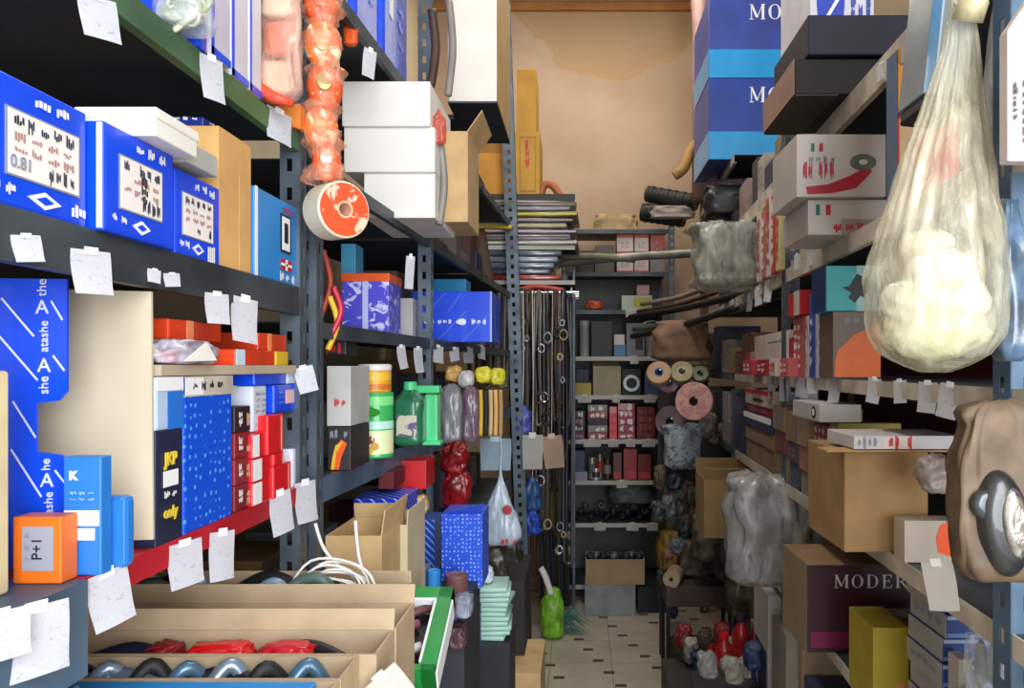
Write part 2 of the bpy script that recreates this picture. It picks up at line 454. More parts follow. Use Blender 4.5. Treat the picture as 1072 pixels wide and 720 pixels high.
def floor_material():
    m = bpy.data.materials.new('terrazzo_tiles'); m.use_nodes = True
    n = m.node_tree.nodes; L = m.node_tree.links; b = n['Principled BSDF']; b.inputs['Roughness'].default_value = .42
    tc = n.new('ShaderNodeTexCoord'); sp = n.new('ShaderNodeSeparateXYZ'); L.new(tc.outputs['Object'], sp.inputs[0])

    def mth(op, a, c=None, d=None):
        k = n.new('ShaderNodeMath'); k.operation = op
        for i, v in enumerate((a, c, d)):
            if v is None: continue
            if isinstance(v, (int, float)): k.inputs[i].default_value = v
            else: L.new(v, k.inputs[i])
        return k.outputs[0]
    x, y = sp.outputs[0], sp.outputs[1]
    v1, v2 = (.05, -.153), (.122, .030)
    det = v1[0] * v2[1] - v1[1] * v2[0]
    x0, y0 = mth('SUBTRACT', x, .083), mth('SUBTRACT', y, 4.73)
    A = mth('DIVIDE', mth('SUBTRACT', mth('MULTIPLY', x0, v2[1]), mth('MULTIPLY', y0, v2[0])), det)
    B = mth('DIVIDE', mth('SUBTRACT', mth('MULTIPLY', y0, v1[0]), mth('MULTIPLY', x0, v1[1])), det)
    B2 = mth('MULTIPLY', B, .5)
    fa = mth('SUBTRACT', mth('FRACT', mth('ADD', A, .5)), .5); fb = mth('SUBTRACT', mth('FRACT', mth('ADD', B2, .5)), .5)
    px = mth('ADD', mth('MULTIPLY', fa, v1[0]), mth('MULTIPLY', fb, v2[0] * 2)); py = mth('ADD', mth('MULTIPLY', fa, v1[1]), mth('MULTIPLY', fb, v2[1] * 2))
    dx = mth('ABSOLUTE', px); dy = mth('ABSOLUTE', py)
    inside = mth('MULTIPLY', mth('LESS_THAN', dx, .027), mth('LESS_THAN', dy, .017))
    gy = mth('LESS_THAN', mth('ABSOLUTE', mth('SUBTRACT', mth('FRACT', mth('DIVIDE', y, .31)), .5)), .008)
    gx = mth('LESS_THAN', mth('ABSOLUTE', mth('SUBTRACT', mth('FRACT', mth('DIVIDE', x, .31)), .5)), .008)
    g = mth('MAXIMUM', gx, gy)
    nz = n.new('ShaderNodeTexNoise'); nz.inputs['Scale'].default_value = 6; nz.inputs['Detail'].default_value = 8
    L.new(tc.outputs['Object'], nz.inputs['Vector'])
    m1 = n.new('ShaderNodeMix'); m1.data_type = 'RGBA'; m1.inputs[6].default_value = lin('#a09584'); m1.inputs[7].default_value = lin('#d2c8b6')
    L.new(nz.outputs['Fac'], m1.inputs[0])
    m2 = n.new('ShaderNodeMix'); m2.data_type = 'RGBA'; L.new(g, m2.inputs[0]); L.new(m1.outputs[2], m2.inputs[6]); m2.inputs[7].default_value = lin('#8d8474')
    m3 = n.new('ShaderNodeMix'); m3.data_type = 'RGBA'; L.new(inside, m3.inputs[0]); L.new(m2.outputs[2], m3.inputs[6]); m3.inputs[7].default_value = lin('#55483c')
    L.new(m3.outputs[2], b.inputs['Base Color'])
    return m


def plaster(base, dark, stain=None):
    m = bpy.data.materials.new('plaster'); m.use_nodes = True
    n = m.node_tree.nodes; L = m.node_tree.links; b = n['Principled BSDF']; b.inputs['Roughness'].default_value = .85
    tc = n.new('ShaderNodeTexCoord'); nz = n.new('ShaderNodeTexNoise'); nz.inputs['Scale'].default_value = 2.2; nz.inputs['Detail'].default_value = 8
    L.new(tc.outputs['Object'], nz.inputs['Vector'])
    mx = n.new('ShaderNodeMix'); mx.data_type = 'RGBA'; mx.inputs[6].default_value = lin(dark); mx.inputs[7].default_value = lin(base)
    mr = n.new('ShaderNodeMapRange'); mr.inputs[1].default_value = .3; mr.inputs[2].default_value = .65
    L.new(nz.outputs['Fac'], mr.inputs[0]); L.new(mr.outputs[0], mx.inputs[0]); out = mx.outputs[2]
    if stain:        # a tide mark left by a leak: yellow-brown above a wavy line, darker at the line itself
        sp = n.new('ShaderNodeSeparateXYZ'); L.new(tc.outputs['Object'], sp.inputs[0])
        n2 = n.new('ShaderNodeTexNoise'); n2.inputs['Scale'].default_value = 2.6; n2.inputs['Detail'].default_value = 5
        L.new(tc.outputs['Object'], n2.inputs['Vector'])

        def mth(op, a, c=0):
            k = n.new('ShaderNodeMath'); k.operation = op
            for i, v in enumerate((a, c)):
                if isinstance(v, (int, float)): k.inputs[i].default_value = v
                else: L.new(v, k.inputs[i])
            return k.outputs[0]
        ax = mth('POWER', mth('ABSOLUTE', mth('ADD', sp.outputs[0], -.25)), 2)
        z = mth('SUBTRACT', mth('ADD', sp.outputs[2], mth('MULTIPLY', mth('SUBTRACT', n2.outputs['Fac'], .5), .45)), mth('ADD', mth('MULTIPLY', ax, .9), 3.53))
        up = n.new('ShaderNodeMapRange'); up.inputs[1].default_value = -.01; up.inputs[2].default_value = .05; L.new(z, up.inputs[0])
        ln = n.new('ShaderNodeMapRange'); ln.inputs[1].default_value = .035; ln.inputs[2].default_value = 0; L.new(mth('ABSOLUTE', z, 0), ln.inputs[0])
        a = n.new('ShaderNodeMix'); a.data_type = 'RGBA'; L.new(mth('MULTIPLY', up.outputs[0], .7), a.inputs[0]); L.new(out, a.inputs[6]); a.inputs[7].default_value = lin(stain)
        c = n.new('ShaderNodeMix'); c.data_type = 'RGBA'; L.new(mth('MULTIPLY', ln.outputs[0], .6), c.inputs[0]); L.new(a.outputs[2], c.inputs[6]); c.inputs[7].default_value = lin('#b98f52')
        out = c.outputs[2]
    L.new(out, b.inputs['Base Color'])
    return m


bm = bmesh.new(); bbox(bm, RX0 - .1, RX1 + .1, RY0, RY1 + .1, -.1, 0); struct('floor', bm, floor_material())
bm = bmesh.new(); bbox(bm, RX0 - .1, RX1 + .1, RY1, RY1 + .1, 0, RZ); struct('wall_back', bm, plaster('#c2a890', '#b0957c', '#b09068'))
bm = bmesh.new(); bbox(bm, RX0 - .1, RX0, RY0, RY1, 0, RZ); struct('wall_left', bm, plaster('#cfc1a4', '#bfae8e'))
bm = bmesh.new(); bbox(bm, RX1, RX1 + .1, RY0, RY1, 0, RZ); struct('wall_right', bm, plaster('#b7a58c', '#a3917a'))
bm = bmesh.new(); bbox(bm, RX0 - .1, RX1 + .1, RY0, RY1 + .1, RZ, RZ + .1); struct('ceiling', bm, plaster('#cfc4b0', '#c0b49e'))
bm = bmesh.new(); bbox(bm, RX0, RX1, RY1 - .035, RY1 - .002, RZ - .06, RZ - .002, .006); struct('trim_back', bm, mat('#b5793c', .7))
# added ceiling lamps, out of view (their glow is the area lights at the top)
for nm, loc, rz, lb in (('added_ceiling_lamp', (-.1, 2.4, 3.84), 0, 'added white ceiling lamp, unseen, running along the aisle'),
                        ('added_ceiling_lamp', (.1, 4.3, 3.84), math.pi / 2, 'added white ceiling lamp, unseen, across the far end of the room')):
    t = thing(nm, lb, 'lamp', loc, rz)
    bm = bmesh.new(); bbox(bm, -.05, .05, -.65, .65, .03, .13, .004); obj('housing', bm, WHITE, t)
    for s in (-.03, .03):
        bm = bmesh.new(); tube(bm, [(s, -.6, .012), (s, .6, .012)], .013, 10); obj('added_tube', bm, mat('#fff6e8', .4, emis=6), t)


# ------------------------------------------------------------------ racks
def slotted(bm, z0, z1, wdt, axis, sgn, ox=0, oy=0):
    """one flange of a slotted steel angle, real slots punched through"""
    p = .05; n = max(1, int((z1 - z0) / p)); p = (z1 - z0) / n
    us = [0, .36, .64, 1]; th = .002
    for k in range(n):
        zs = [z0 + p * k, z0 + p * k + p * .28, z0 + p * k + p * .72, z0 + p * (k + 1)]
        for i in range(3):
            for j in range(3):
                if i == 1 and j == 1: continue
                if axis == 'x': bbox(bm, ox + min(sgn * us[i] * wdt, sgn * us[i + 1] * wdt), ox + max(sgn * us[i] * wdt, sgn * us[i + 1] * wdt), oy - th / 2, oy + th / 2, zs[j], zs[j + 1])
                else: bbox(bm, ox - th / 2, ox + th / 2, oy + us[i] * wdt, oy + us[i + 1] * wdt, zs[j], zs[j + 1])


def post(parent, x, y, z1, sgn, m=None, wdt=.034, z0=0.0, rough=True):
    bm = bmesh.new()
    if rough:
        slotted(bm, z0, z1, wdt, 'x', sgn); slotted(bm, z0, z1, wdt, 'y', sgn)
    else:
        bbox(bm, min(0, sgn * wdt), max(0, sgn * wdt), -.001, .001, z0, z1); bbox(bm, -.001, .001, 0, wdt, z0, z1)
    o = obj('post', bm, m or POST, parent); o.location = (x, y, 0)
    return o


def shelf(parent, xf, d, y0, y1, z, lip, m_board, m_lip, sgn, label=None, k=0.0):
    """steel shelf tray; xf(y) gives the aisle edge, d its depth away from the aisle; sgn -1 = left rack"""
    bm = bmesh.new(); th = .003
    x0, x1 = xf(y0), xf(y1)
    c = [(x0, y0), (x1, y1), (x1 + sgn * d, y1), (x0 + sgn * d, y0)]
    if sgn < 0: c = c[::-1]
    lo = [bm.verts.new((a, b, z - th)) for a, b in c]; hi = [bm.verts.new((a, b, z)) for a, b in c]
    bm.faces.new(lo[::-1]); bm.faces.new(hi)
    for i in range(4): bm.faces.new((lo[i], lo[(i + 1) % 4], hi[(i + 1) % 4], hi[i]))
    # back lip and end lips
    bmesh.ops.recalc_face_normals(bm, faces=bm.faces)
    b = obj('shelf', bm, m_board, parent)
    if label: b['label'] = label
    bm = bmesh.new()
    for yy, side_ in ((y0, 1), (y1, -1)):
        pass
    e = -sgn * .0025
    q = [(x0, y0), (x1, y1), (x1 + e, y1), (x0 + e, y0)]
    lo = [bm.verts.new((a, bb, z - lip)) for a, bb in q]; hi = [bm.verts.new((a, bb, z + .0005)) for a, bb in q]
    bm.faces.new(lo[::-1]); bm.faces.new(hi)
    for i in range(4): bm.faces.new((lo[i], lo[(i + 1) % 4], hi[(i + 1) % 4], hi[i]))
    # return fold under the lip
    f = sgn * .012
    q = [(x0, y0), (x1, y1), (x1 + f, y1), (x0 + f, y0)]
    lo = [bm.verts.new((a, bb, z - lip)) for a, bb in q]; hi = [bm.verts.new((a, bb, z - lip + .002)) for a, bb in q]
    bm.faces.new(lo[::-1]); bm.faces.new(hi)
    for i in range(4): bm.faces.new((lo[i], lo[(i + 1) % 4], hi[(i + 1) % 4], hi[i]))
    bmesh.ops.recalc_face_normals(bm, faces=bm.faces)
    obj('shelf_lip', bm, m_lip, b)
    return b


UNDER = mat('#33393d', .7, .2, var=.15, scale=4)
def XL(y): return -.50
def XL2(y): return -.57 + .05 * y
def XR(y): return .55 + .04 * y


def YR(px): return 440 / (px - 640)       # depth on the right rack's edge at a pixel column
def YL2(px): return 456 / (648 - px)


# near left rack
rk = thing('shelving_rack', 'near left steel rack with green, grey and red shelf edges', 'shelving')
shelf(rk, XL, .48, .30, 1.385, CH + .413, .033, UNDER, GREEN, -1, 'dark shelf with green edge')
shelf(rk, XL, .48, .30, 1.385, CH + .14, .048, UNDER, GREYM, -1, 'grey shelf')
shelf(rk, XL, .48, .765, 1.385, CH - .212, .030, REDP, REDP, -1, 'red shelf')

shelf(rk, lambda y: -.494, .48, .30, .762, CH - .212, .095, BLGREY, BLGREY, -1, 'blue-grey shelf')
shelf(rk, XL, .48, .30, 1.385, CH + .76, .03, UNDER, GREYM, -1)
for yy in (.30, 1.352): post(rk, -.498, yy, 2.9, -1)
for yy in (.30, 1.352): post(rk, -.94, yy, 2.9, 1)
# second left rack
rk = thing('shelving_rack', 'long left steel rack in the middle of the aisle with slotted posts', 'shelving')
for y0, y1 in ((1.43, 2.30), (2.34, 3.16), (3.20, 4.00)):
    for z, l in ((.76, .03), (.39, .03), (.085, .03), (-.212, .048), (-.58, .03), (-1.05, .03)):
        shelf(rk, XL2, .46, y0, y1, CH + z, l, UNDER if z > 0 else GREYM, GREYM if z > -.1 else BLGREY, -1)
for yy in (1.43, 2.30): post(rk, XL2(yy) + .003, yy, 3.0, -1, wdt=.038)
o = post(rk, -.262, 4.02, 3.96, -1, wdt=.062); o.rotation_euler = (0, -rad(1.9), 0)      # this post leans
for yy in (1.43, 4.02): post(rk, -.96, yy, 3.0, 1, rough=False)
# right racks: near and far
rk = thing('shelving_rack', 'near right steel rack with pale dirty shelf edges and maroon back', 'shelving')
for y0, y1 in ((.72, 2.40), (2.44, 3.38)):
    for z, l in ((.627, .055), (.305, .040), (-.030, .030), (-.365, .034), (-.70, .03), (-1.2, .03)):
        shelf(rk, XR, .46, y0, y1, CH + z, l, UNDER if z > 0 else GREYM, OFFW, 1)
for yy in (1.045, 2.40): post(rk, XR(yy) - .003, yy, 2.6 if yy < 2 else 2.75, 1, m=BLGREY if yy < 1.2 else POST, wdt=.045)
bm = bmesh.new(); bbox(bm, 0, .003, .72, 3.38, .30, 2.6)
o = obj('back_panel', bm, MAROON, rk); o.location = (1.075, 0, 0); o.rotation_euler = (0, 0, -.04)
rk = thing('shelving_rack', 'far right steel rack reaching above the big blue cartons', 'shelving')
for z, l in ((.95, .035), (.60, .035), (.305, .035), (-.03, .03), (-.365, .03), (-.75, .03)):
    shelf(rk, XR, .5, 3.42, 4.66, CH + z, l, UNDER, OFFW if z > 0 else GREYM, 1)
for yy in (3.42, 4.66): post(rk, XR(yy) - .003, yy, 3.9 if yy > 4 else 1.40, 1, wdt=.045, m=mat('#7a6259', .6, .1, second='#594741') if yy > 4 else POST)
bm = bmesh.new(); bbox(bm, 0, .003, 3.42, 4.66, .30, 2.5)
o = obj('back_panel', bm, MAROON, rk); o.location = (1.20, 0, 0)
# back rack, frontal
YB = 4.84
BSH = [2.37, 2.10, 1.86, 1.565, 1.32, 1.04, .78, .51, .12]
rk = thing('shelving_rack', 'narrow steel rack at the far end of the aisle, facing the camera', 'shelving')
bx0, bx1 = xa(594, YB), xa(700, YB)
for i, z in enumerate(BSH):
    bm = bmesh.new(); bbox(bm, bx0, bx1, YB, YB + .42, z - .003, z); b = obj('shelf', bm, GREYM, rk)
    bm = bmesh.new(); bbox(bm, bx0, bx1, YB - .003, YB, z - .026, z + .001); obj('shelf_lip', bm, LTGREY if i > 2 else GREYM, b)
for x in (bx0 - .002, bx1 + .002):
    bm = bmesh.new(); slotted(bm, 0, 2.45, .036, 'x', -1 if x < .1 else 1); slotted(bm, 0, 2.45, .036, 'y', 1)
    o = obj('post', bm, POST, rk); o.location = (x, YB - .003, 0)
    bm = bmesh.new(); bbox(bm, x - .02, x + .001, YB + .41, YB + .43, 0, 2.45); obj('post', bm, POST, rk)
bm = bmesh.new(); bbox(bm, bx0, bx1, YB + .425, YB + .43, .1, 2.1); obj('back_panel', bm, mat('#6b6c6a', .6), rk)
# back left rack with shelf ends towards the centre
rk = thing('shelving_rack', 'back left rack under the ochre carton, with belts hanging below', 'shelving')
LBX0, LBX1 = -.98, xa(602, 4.2)
for z in (.94, .66, .47):
    bm = bmesh.new(); bbox(bm, LBX0, LBX1, 4.16, 4.74, CH + z - .003, CH + z); b = obj('shelf', bm, UNDER, rk)
    bm = bmesh.new(); bbox(bm, LBX0, LBX1, 4.157, 4.16, CH + z - (.05 if z > .9 else .022), CH + z + .001); obj('shelf_lip', bm, mat('#3a332e', .6) if z > .9 else LTGREY, b)
for x in (LBX0 + .01, LBX1 - .02):
    bm = bmesh.new(); bbox(bm, x, x + .018, 4.70, 4.738, 0, CH + .94, .002); obj('post', bm, POST, rk)
for yy in (4.10, 4.22, 4.34, 4.46):
    bm = bmesh.new(); tube(bm, [(LBX0, yy, CH + .40), (LBX1 + .02, yy, CH + .40)], .006, 8); obj('hanging_rail', bm, STEEL, rk)
for xx in (LBX0 + .05, LBX1 - .03):
    bm = bmesh.new(); bbox(bm, xx, xx + .012, 4.09, 4.72, CH + .395, CH + .405); bbox(bm, xx, xx + .012, 4.5, 4.51, CH + .40, CH + .47); obj('rail_bracket', bm, STEEL, rk)


# ------------------------------------------------------------------ price tags
def paper(name, label, loc, w, h, face, tilt=0.0, curl=.15, m=None, group=None, roll=0.0, fold=0.0, seed=0, stickerless=False, cat='price tag', vary=True):
    """sheet hanging from its top edge; face: unit-ish normal direction in the plan (x, y)"""
    q = random.Random(seed * 7 + 3); bm = bmesh.new(); nx, nz = 6, 7; th = .0006
    g = []
    c0 = curl * (.6 + q.random() * .8)
    for j in range(nz + 1):
        row = []
        for i in range(nx + 1):
            u, v = i / nx - .5, j / nz
            y = -c0 * h * v * v + .10 * h * (u * u) * v * (1 if q.random() < 2 else 0) + fold * h * abs(u)
            row.append(bm.verts.new((u * w * (1 + .03 * math.sin(v * 5)), y, -v * h)))
        g.append(row)
    for j in range(nz):
        for i in range(nx): bm.faces.new((g[j][i], g[j + 1][i], g[j + 1][i + 1], g[j][i + 1]))
    r = bmesh.ops.solidify(bm, geom=list(bm.faces), thickness=th)
    # a strip of tape at the top
    bbox(bm, -w * .18, w * .16, -.0016, -.0006, -h * .10, h * .07)
    o = obj(name, bm, m or PAPER, None, smooth=False)
    o.location = loc; o.rotation_euler = (rad(tilt), rad(roll), math.atan2(face[0], -face[1]))
    return tag(o, label, cat, group)


def tags_on(side_, spec, where, xf, m=None, seedb=0):
    """spec: (px centre, py top, px width, py height, extra words)"""
    n = len(spec)
    for i, s in enumerate(spec):
        px, py, pw, ph = s[:4]; ex = s[4] if len(s) > 4 else None
        sg = -1 if side_ == 'L' else 1
        Y = {'L1': lambda p: ya(p, -.494), 'L2': lambda p: YL2(p) , 'R': lambda p: YR(p)}[xf](px)
        X = xa(px, Y)
        Yl = {'L1': lambda p: ya(p, -.494), 'L2': YL2, 'R': YR}[xf]
        h = ph * Y / F
        face = Vector((1, -.35)).normalized() if sg < 0 else Vector((-1, -.35)).normalized()   # turned a little towards the aisle mouth
        wid = pw * Y / (F * abs(face[1]) + abs(px - CX) * abs(face[0]))
        lab = ex or ('small white paper price tag on %s, %s of %s' % (where, order(i, n), n) if False else 'white paper price tag on %s, %s' % (where, order(i, n)))
        paper('price_tag', lab, (X + (-sg) * .004, Y, za(py, Y)), wid, h, face, 0, .10, m, 'price tags on ' + where, roll=((i * 37) % 11 - 5) * 1.6, seed=i + seedb)


tags_on('L', [(97, -4, 42, 44), (218, 60, 24, 46), (290, 116, 26, 34)], 'the green shelf edge', 'L1')
tags_on('L', [(22, 246, 32, 28), (91, 262, 42, 46), (158, 282, 14, 14), (176, 286, 17, 14), (224, 307, 25, 32), (254, 312, 27, 47)], 'the grey shelf edge', 'L1', seedb=20)
tags_on('L', [(107, 598, 45, 58), (190, 567, 36, 46), (230, 556, 26, 50), (290, 515, 23, 44), (317, 504, 22, 42)], 'the red shelf edge', 'L1', seedb=40)
for i, (px, py, w_, h_, lb) in enumerate(((38, 634, .055, .062, 'white paper price tag with curled corners on blue-grey shelf end'), (0, 640, .045, .04, 'white paper price tag cut by the left photo edge'))):
    paper('price_tag', lb, (-.484, ya(px, -.484), za(py, ya(px, -.484))), w_, h_, (1, -.5), 0, .1, seed=50 + i, group='price tags low on the left')
paper('price_tag', 'white paper price tag hooked on the slotted post above the red boxes', (-.492, 1.352, za(384, 1.352)), .034, .046, (.7, -1), 0, .1, seed=61, roll=-14)
paper('price_tag', 'long white paper slip hanging under white cartons in dark gap', P(430, 268, 1.95), .022, .085, (.4, -1), 0, .1, seed=62, roll=4)
paper('price_tag', 'white diamond-shaped paper tag in the dark gap below blue bags', P(388, 52, 1.70), .032, .066, (1, -.9), 0, .1, seed=63, roll=8)

# middle left rack tags
tags_on('L', [(418, 362, 9, 24), (436, 364, 9, 26), (457, 362, 12, 18), (474, 364, 10, 14), (489, 364, 10, 16), (503, 362, 8, 14)], 'the rack edge below big blue box', 'L2', seedb=70)
# right rack tags
tags_on('R', [(850, 258, 9, 20), (836, 266, 7, 16), (806, 294, 8, 22), (795, 302, 8, 18), (786, 308, 6, 18)], 'the second right shelf edge', 'R', seedb=80)
tags_on('R', [(808, 392, 8, 24), (822, 394, 10, 26), (843, 394, 14, 22), (852, 394, 12, 18), (876, 393, 12, 28), (918, 396, 14, 26), (944, 398, 14, 24), (974, 400, 20, 32), (998, 402, 22, 36)], 'the third right shelf edge', 'R', seedb=90)
tags_on('R', [(865, 532, 12, 22), (822, 502, 8, 22)], 'the fourth right shelf edge', 'R', seedb=110)
tags_on('R', [(925, 66, 12, 18)], 'the top right shelf edge', 'R', seedb=112)
# back rack tags
k = 0
for z, nm, cols in ((1.32, 'shelf of the yellow box', [(612, 14), (645, 8), (680, 12)]), (1.04, 'shelf under the red boxes', [(620, 18), (642, 11), (660, 10), (679, 14)]), (.78, 'shelf under the dark red tins', [(651, 11)]),
                    (.51, 'lowest shelf edge', [(628, 12), (662, 13), (683, 12)]), (1.86, 'shelf of the green-yellow box', [(661, 12)]), (1.565, 'shelf above the cardboard carton', [(664, 9)])):
    for i, (px, pw) in enumerate(cols):
        paper('price_tag', 'small white tag on the back rack, %s, %s' % (nm, order(i, len(cols)) if len(cols) > 1 else 'the only one'), (xa(px, YB), YB - .006, z + .004), pw * YB / F, .05, (0, -1), 0, .04, WHITE, 'price tags on the back rack', seed=130 + k); k += 1
for i, py in enumerate((313, 556, 572)):
    paper('price_tag', ('white tag at the top of', 'white tag on the lower half of', 'lowest white tag on')[i] + ' the far rack left post', (xa(595, YB), YB - .008, za(py, YB)), .045, .05, (0, -1), 0, .04, WHITE, 'tags on the far left post', seed=150 + i)

# ------------------------------------------------------------------ near left, grey shelf: blue boxes with white labels
GA = CH + .14
LAB = mat('#ece6e4', .6, var=.03, bump=0)


def blue_box(px0, px1, X, z1, w, label, seed, bits, extra=None):
    t = side('brake_part_box', label, 'box', px0, px1, X, GA, z1, w, BLUE, group='blue printed boxes in a row on the grey shelf', lid=.0)
    b = deco(t, 'R', bits[0], bits[1], .24, .76, INKG, 'label_border'); l = deco(t, 'R', bits[0] + .015, bits[1] - .015, .255, .745, LAB, 'label', h=.0012)
    l['label'] = 'white label with rows of small print'
    scrawl(t, 'R', bits[0] + .04, bits[1] - .04, .60, .73, INKB, 1, 5, seed, parent=l, th=.5)
    scrawl(t, 'R', bits[0] + .04, bits[1] - .04, .40, .60, mat('#b58a86', .6, bump=0), 2, 4, seed + 1, parent=l, th=.35)
    scrawl(t, 'R', bits[0] + .3, bits[1] - .04, .27, .40, INKB, 1, 4, seed + 2, parent=l, th=.6)
    # small white diamond emblem with a word either side
    c = (bits[0] + bits[1]) / 2
    deco(t, 'R', 0, 0, 0, 0, INKW, 'emblem', poly=[(c - .13, .12), (c, .05), (c + .13, .12), (c, .19)])
    deco(t, 'R', 0, 0, 0, 0, BLUE, 'emblem', h=.0012, poly=[(c - .07, .12), (c, .085), (c + .07, .12), (c, .155)])
    scrawl(t, 'R', c + .18, c + .42, .07, .15, INKW, 1, 1, seed + 3, th=1.3, lift=.0012)
    scrawl(t, 'R', c - .42, c - .18, .10, .18, INKW, 1, 2, seed + 4, th=.7, lift=.0012)
    scrawl(t, 'R', c - .1, c + .40, .83, .93, INKW, 1, 3, seed + 5, th=.5, lift=.0012)
    return t, l


t, l = blue_box(-60, 91, -.500, CH + .256, .22, 'largest blue printed box with white label 0.81, nearest at left photo edge', 1, (.36, .93))
text(t, 'R', .46, .35, '0.81', .016, INKG, parent=l, lift=.0022)
t, l = blue_box(108, 182, -.4875, CH + .252, .22, 'blue printed box with dark stamped label, middle of three in the row', 11, (.18, .80))
deco(t, 'F', .97, .995, .02, .98, INKW, 'edge_stripe')
scrawl(t, 'R', .45, .62, .35, .7, INKK, 4, 1, 15, parent=l, th=.8, name='stamp')
t, l = blue_box(183, 230, -.500, CH + .246, .22, 'smallest-looking blue printed box with white label beside the tan carton', 21, (.12, .82))
# on top of them
front('parcel_box', 'plain white box lying on top of the blue printed boxes', 'box', 80, 112, 163, 147, .835, .09, WHITE, z0=CH + .2525, lid=.012)
t = front('parcel_box', 'small grey-topped white box beside the plain white box', 'box', 150, 146, 196, 172, .945, .08, LTGREY, z0=CH + .2535)
deco(t, 'F', 0, .3, 0, 1, INKW)
# tan open carton and slabs behind
def open_carton(name, label, cat, x0, x1, y0, y1, z0, z1, m, flaps=(), rz=0, group=None, th=.004, inner=None):
    """flaps: (side, length, angle) side in 'FBLR', angle from vertical outwards in degrees"""
    wx, wy, wz = x1 - x0, y1 - y0, z1 - z0
    t = thing(name, label, cat, ((x0 + x1) / 2, (y0 + y1) / 2, z0), rz, group); DIM[t.name] = (wx, wy, wz)
    bm = bmesh.new(); a, b = wx / 2, wy / 2
    bbox(bm, -a, a, -b, b, 0, th, 0); bbox(bm, -a, a, -b, -b + th, th, wz); bbox(bm, -a, a, b - th, b, th, wz)
    bbox(bm, -a, -a + th, -b + th, b - th, th, wz); bbox(bm, a - th, a, -b + th, b - th, th, wz)
    obj('body', bm, m, t)
    for s, ln, an in flaps:
        bm = bmesh.new(); L_ = wx if s in 'FB' else wy
        bbox(bm, -L_ / 2, L_ / 2, -th * .7, 0, 0, ln, .0008)
        M = Matrix.Translation({'F': (0, -b + th * .7, wz), 'B': (0, b - th * .7, wz), 'L': (-a + th * .7, 0, wz), 'R': (a - th * .7, 0, wz)}[s]) @ Matrix.Rotation({'F': 0, 'B': math.pi, 'L': -math.pi / 2, 'R': math.pi / 2}[s], 4, 'Z') @ Matrix.Rotation(rad(an), 4, 'X')
        bmesh.ops.transform(bm, matrix=M, verts=bm.verts)
        obj('flap', bm, m, t)
    return t


TAN = mat('#d8a868', .75, scale=12, var=.09)
t = open_carton('cardboard_carton', 'tall tan open carton standing behind the third blue box', 'carton', -.76, -.503, 1.062, 1.165, GA, CH + .335, TAN)
bm = bmesh.new(); bbox(bm, -.128, -.0185, -.0526, -.0516, .0, .188); o = obj('inner_sleeve', bm, TAN, t)
t = side('parcel_box', 'narrow tan wooden-coloured slab box standing beside the tan open carton', 'box', 249, 262, -.503, GA, CH + .285, .2, TAN)
t = front('parcel_box', 'dark blue and white striped box perched on the tan carton', 'box', 170, 122, 213, 136, 1.07, .085, DBLUE, z0=CH + .3355)
scrawl(t, 'F', .05, .95, .55, .95, INKW, 1, 4, 3, th=.5); scrawl(t, 'R', .1, .9, .2, .8, INKW, 2, 2, 4, th=.5)
t = side('spark_plug_box', 'tall light blue box with small flag print beside the post on the grey shelf', 'box', 266, 312, -.503, GA, CH + .280, .17, mat('#2b86d2', .4, var=.08))
deco(t, 'R', .55, .80, .38, .84, INKB, 'picture'); deco(t, 'R', .585, .765, .41, .81, INKW, 'picture', h=.0013); deco(t, 'R', .63, .72, .5, .74, INKK, 'picture', h=.0017)
b = deco(t, 'R', .56, .82, .17, .30, INKR, 'flag'); deco(t, 'R', .56, .82, .22, .25, INKW, 'flag', h=.0013); deco(t, 'R', .67, .71, .17, .30, INKW, 'flag', h=.0013)
scrawl(t, 'R', .5, .92, .04, .12, INKW, 1, 3, 5, th=.7); scrawl(t, 'R', .55, .95, .86, .93, INKR, 2, 1, 6, th=.5)
deco(t, 'R', 0, .05, 0, 1, INKW, 'edge_stripe')

# ------------------------------------------------------------------ on the green shelf
GG = CH + .413


def noodle_bag(px0, py0, px1, py1, Y, lab, cols, n, seed, name='parts_bag', skin=None, d=.06):
    a, b = xa(px0, Y), xa(px1, Y); z1_, z0_ = za(py0, Y), za(py1, Y)
    t = thing(name, lab, 'bag', ((a + b) / 2, Y + d / 2, z0_)); q = random.Random(seed)
    bm = bmesh.new(); wavy(bm, b - a, z1_ - z0_, d, seed, neck=.6, top=.8); obj('bag_skin', bm, skin or CLEAR, t, smooth=True)
    for i in range(n):
        bm = bmesh.new(); w2, h2 = (b - a) * .38, (z1_ - z0_)
        c = Vector((q.uniform(-w2, w2) * .8, q.uniform(-d * .2, d * .2), q.uniform(.12, .8) * h2)); r = (b - a) * q.uniform(.10, .2)
        pts = [c + Vector((r * math.cos(s / 9 * 6.28), r * .5 * math.sin(s / 9 * 6.28), r * math.sin(s / 9 * 6.28 + i))) for s in range(9)]
        tube(bm, pts, r * .28, 6, closed=True); obj('coiled_part', bm, cols[i % len(cols)], t, smooth=True)
    return t


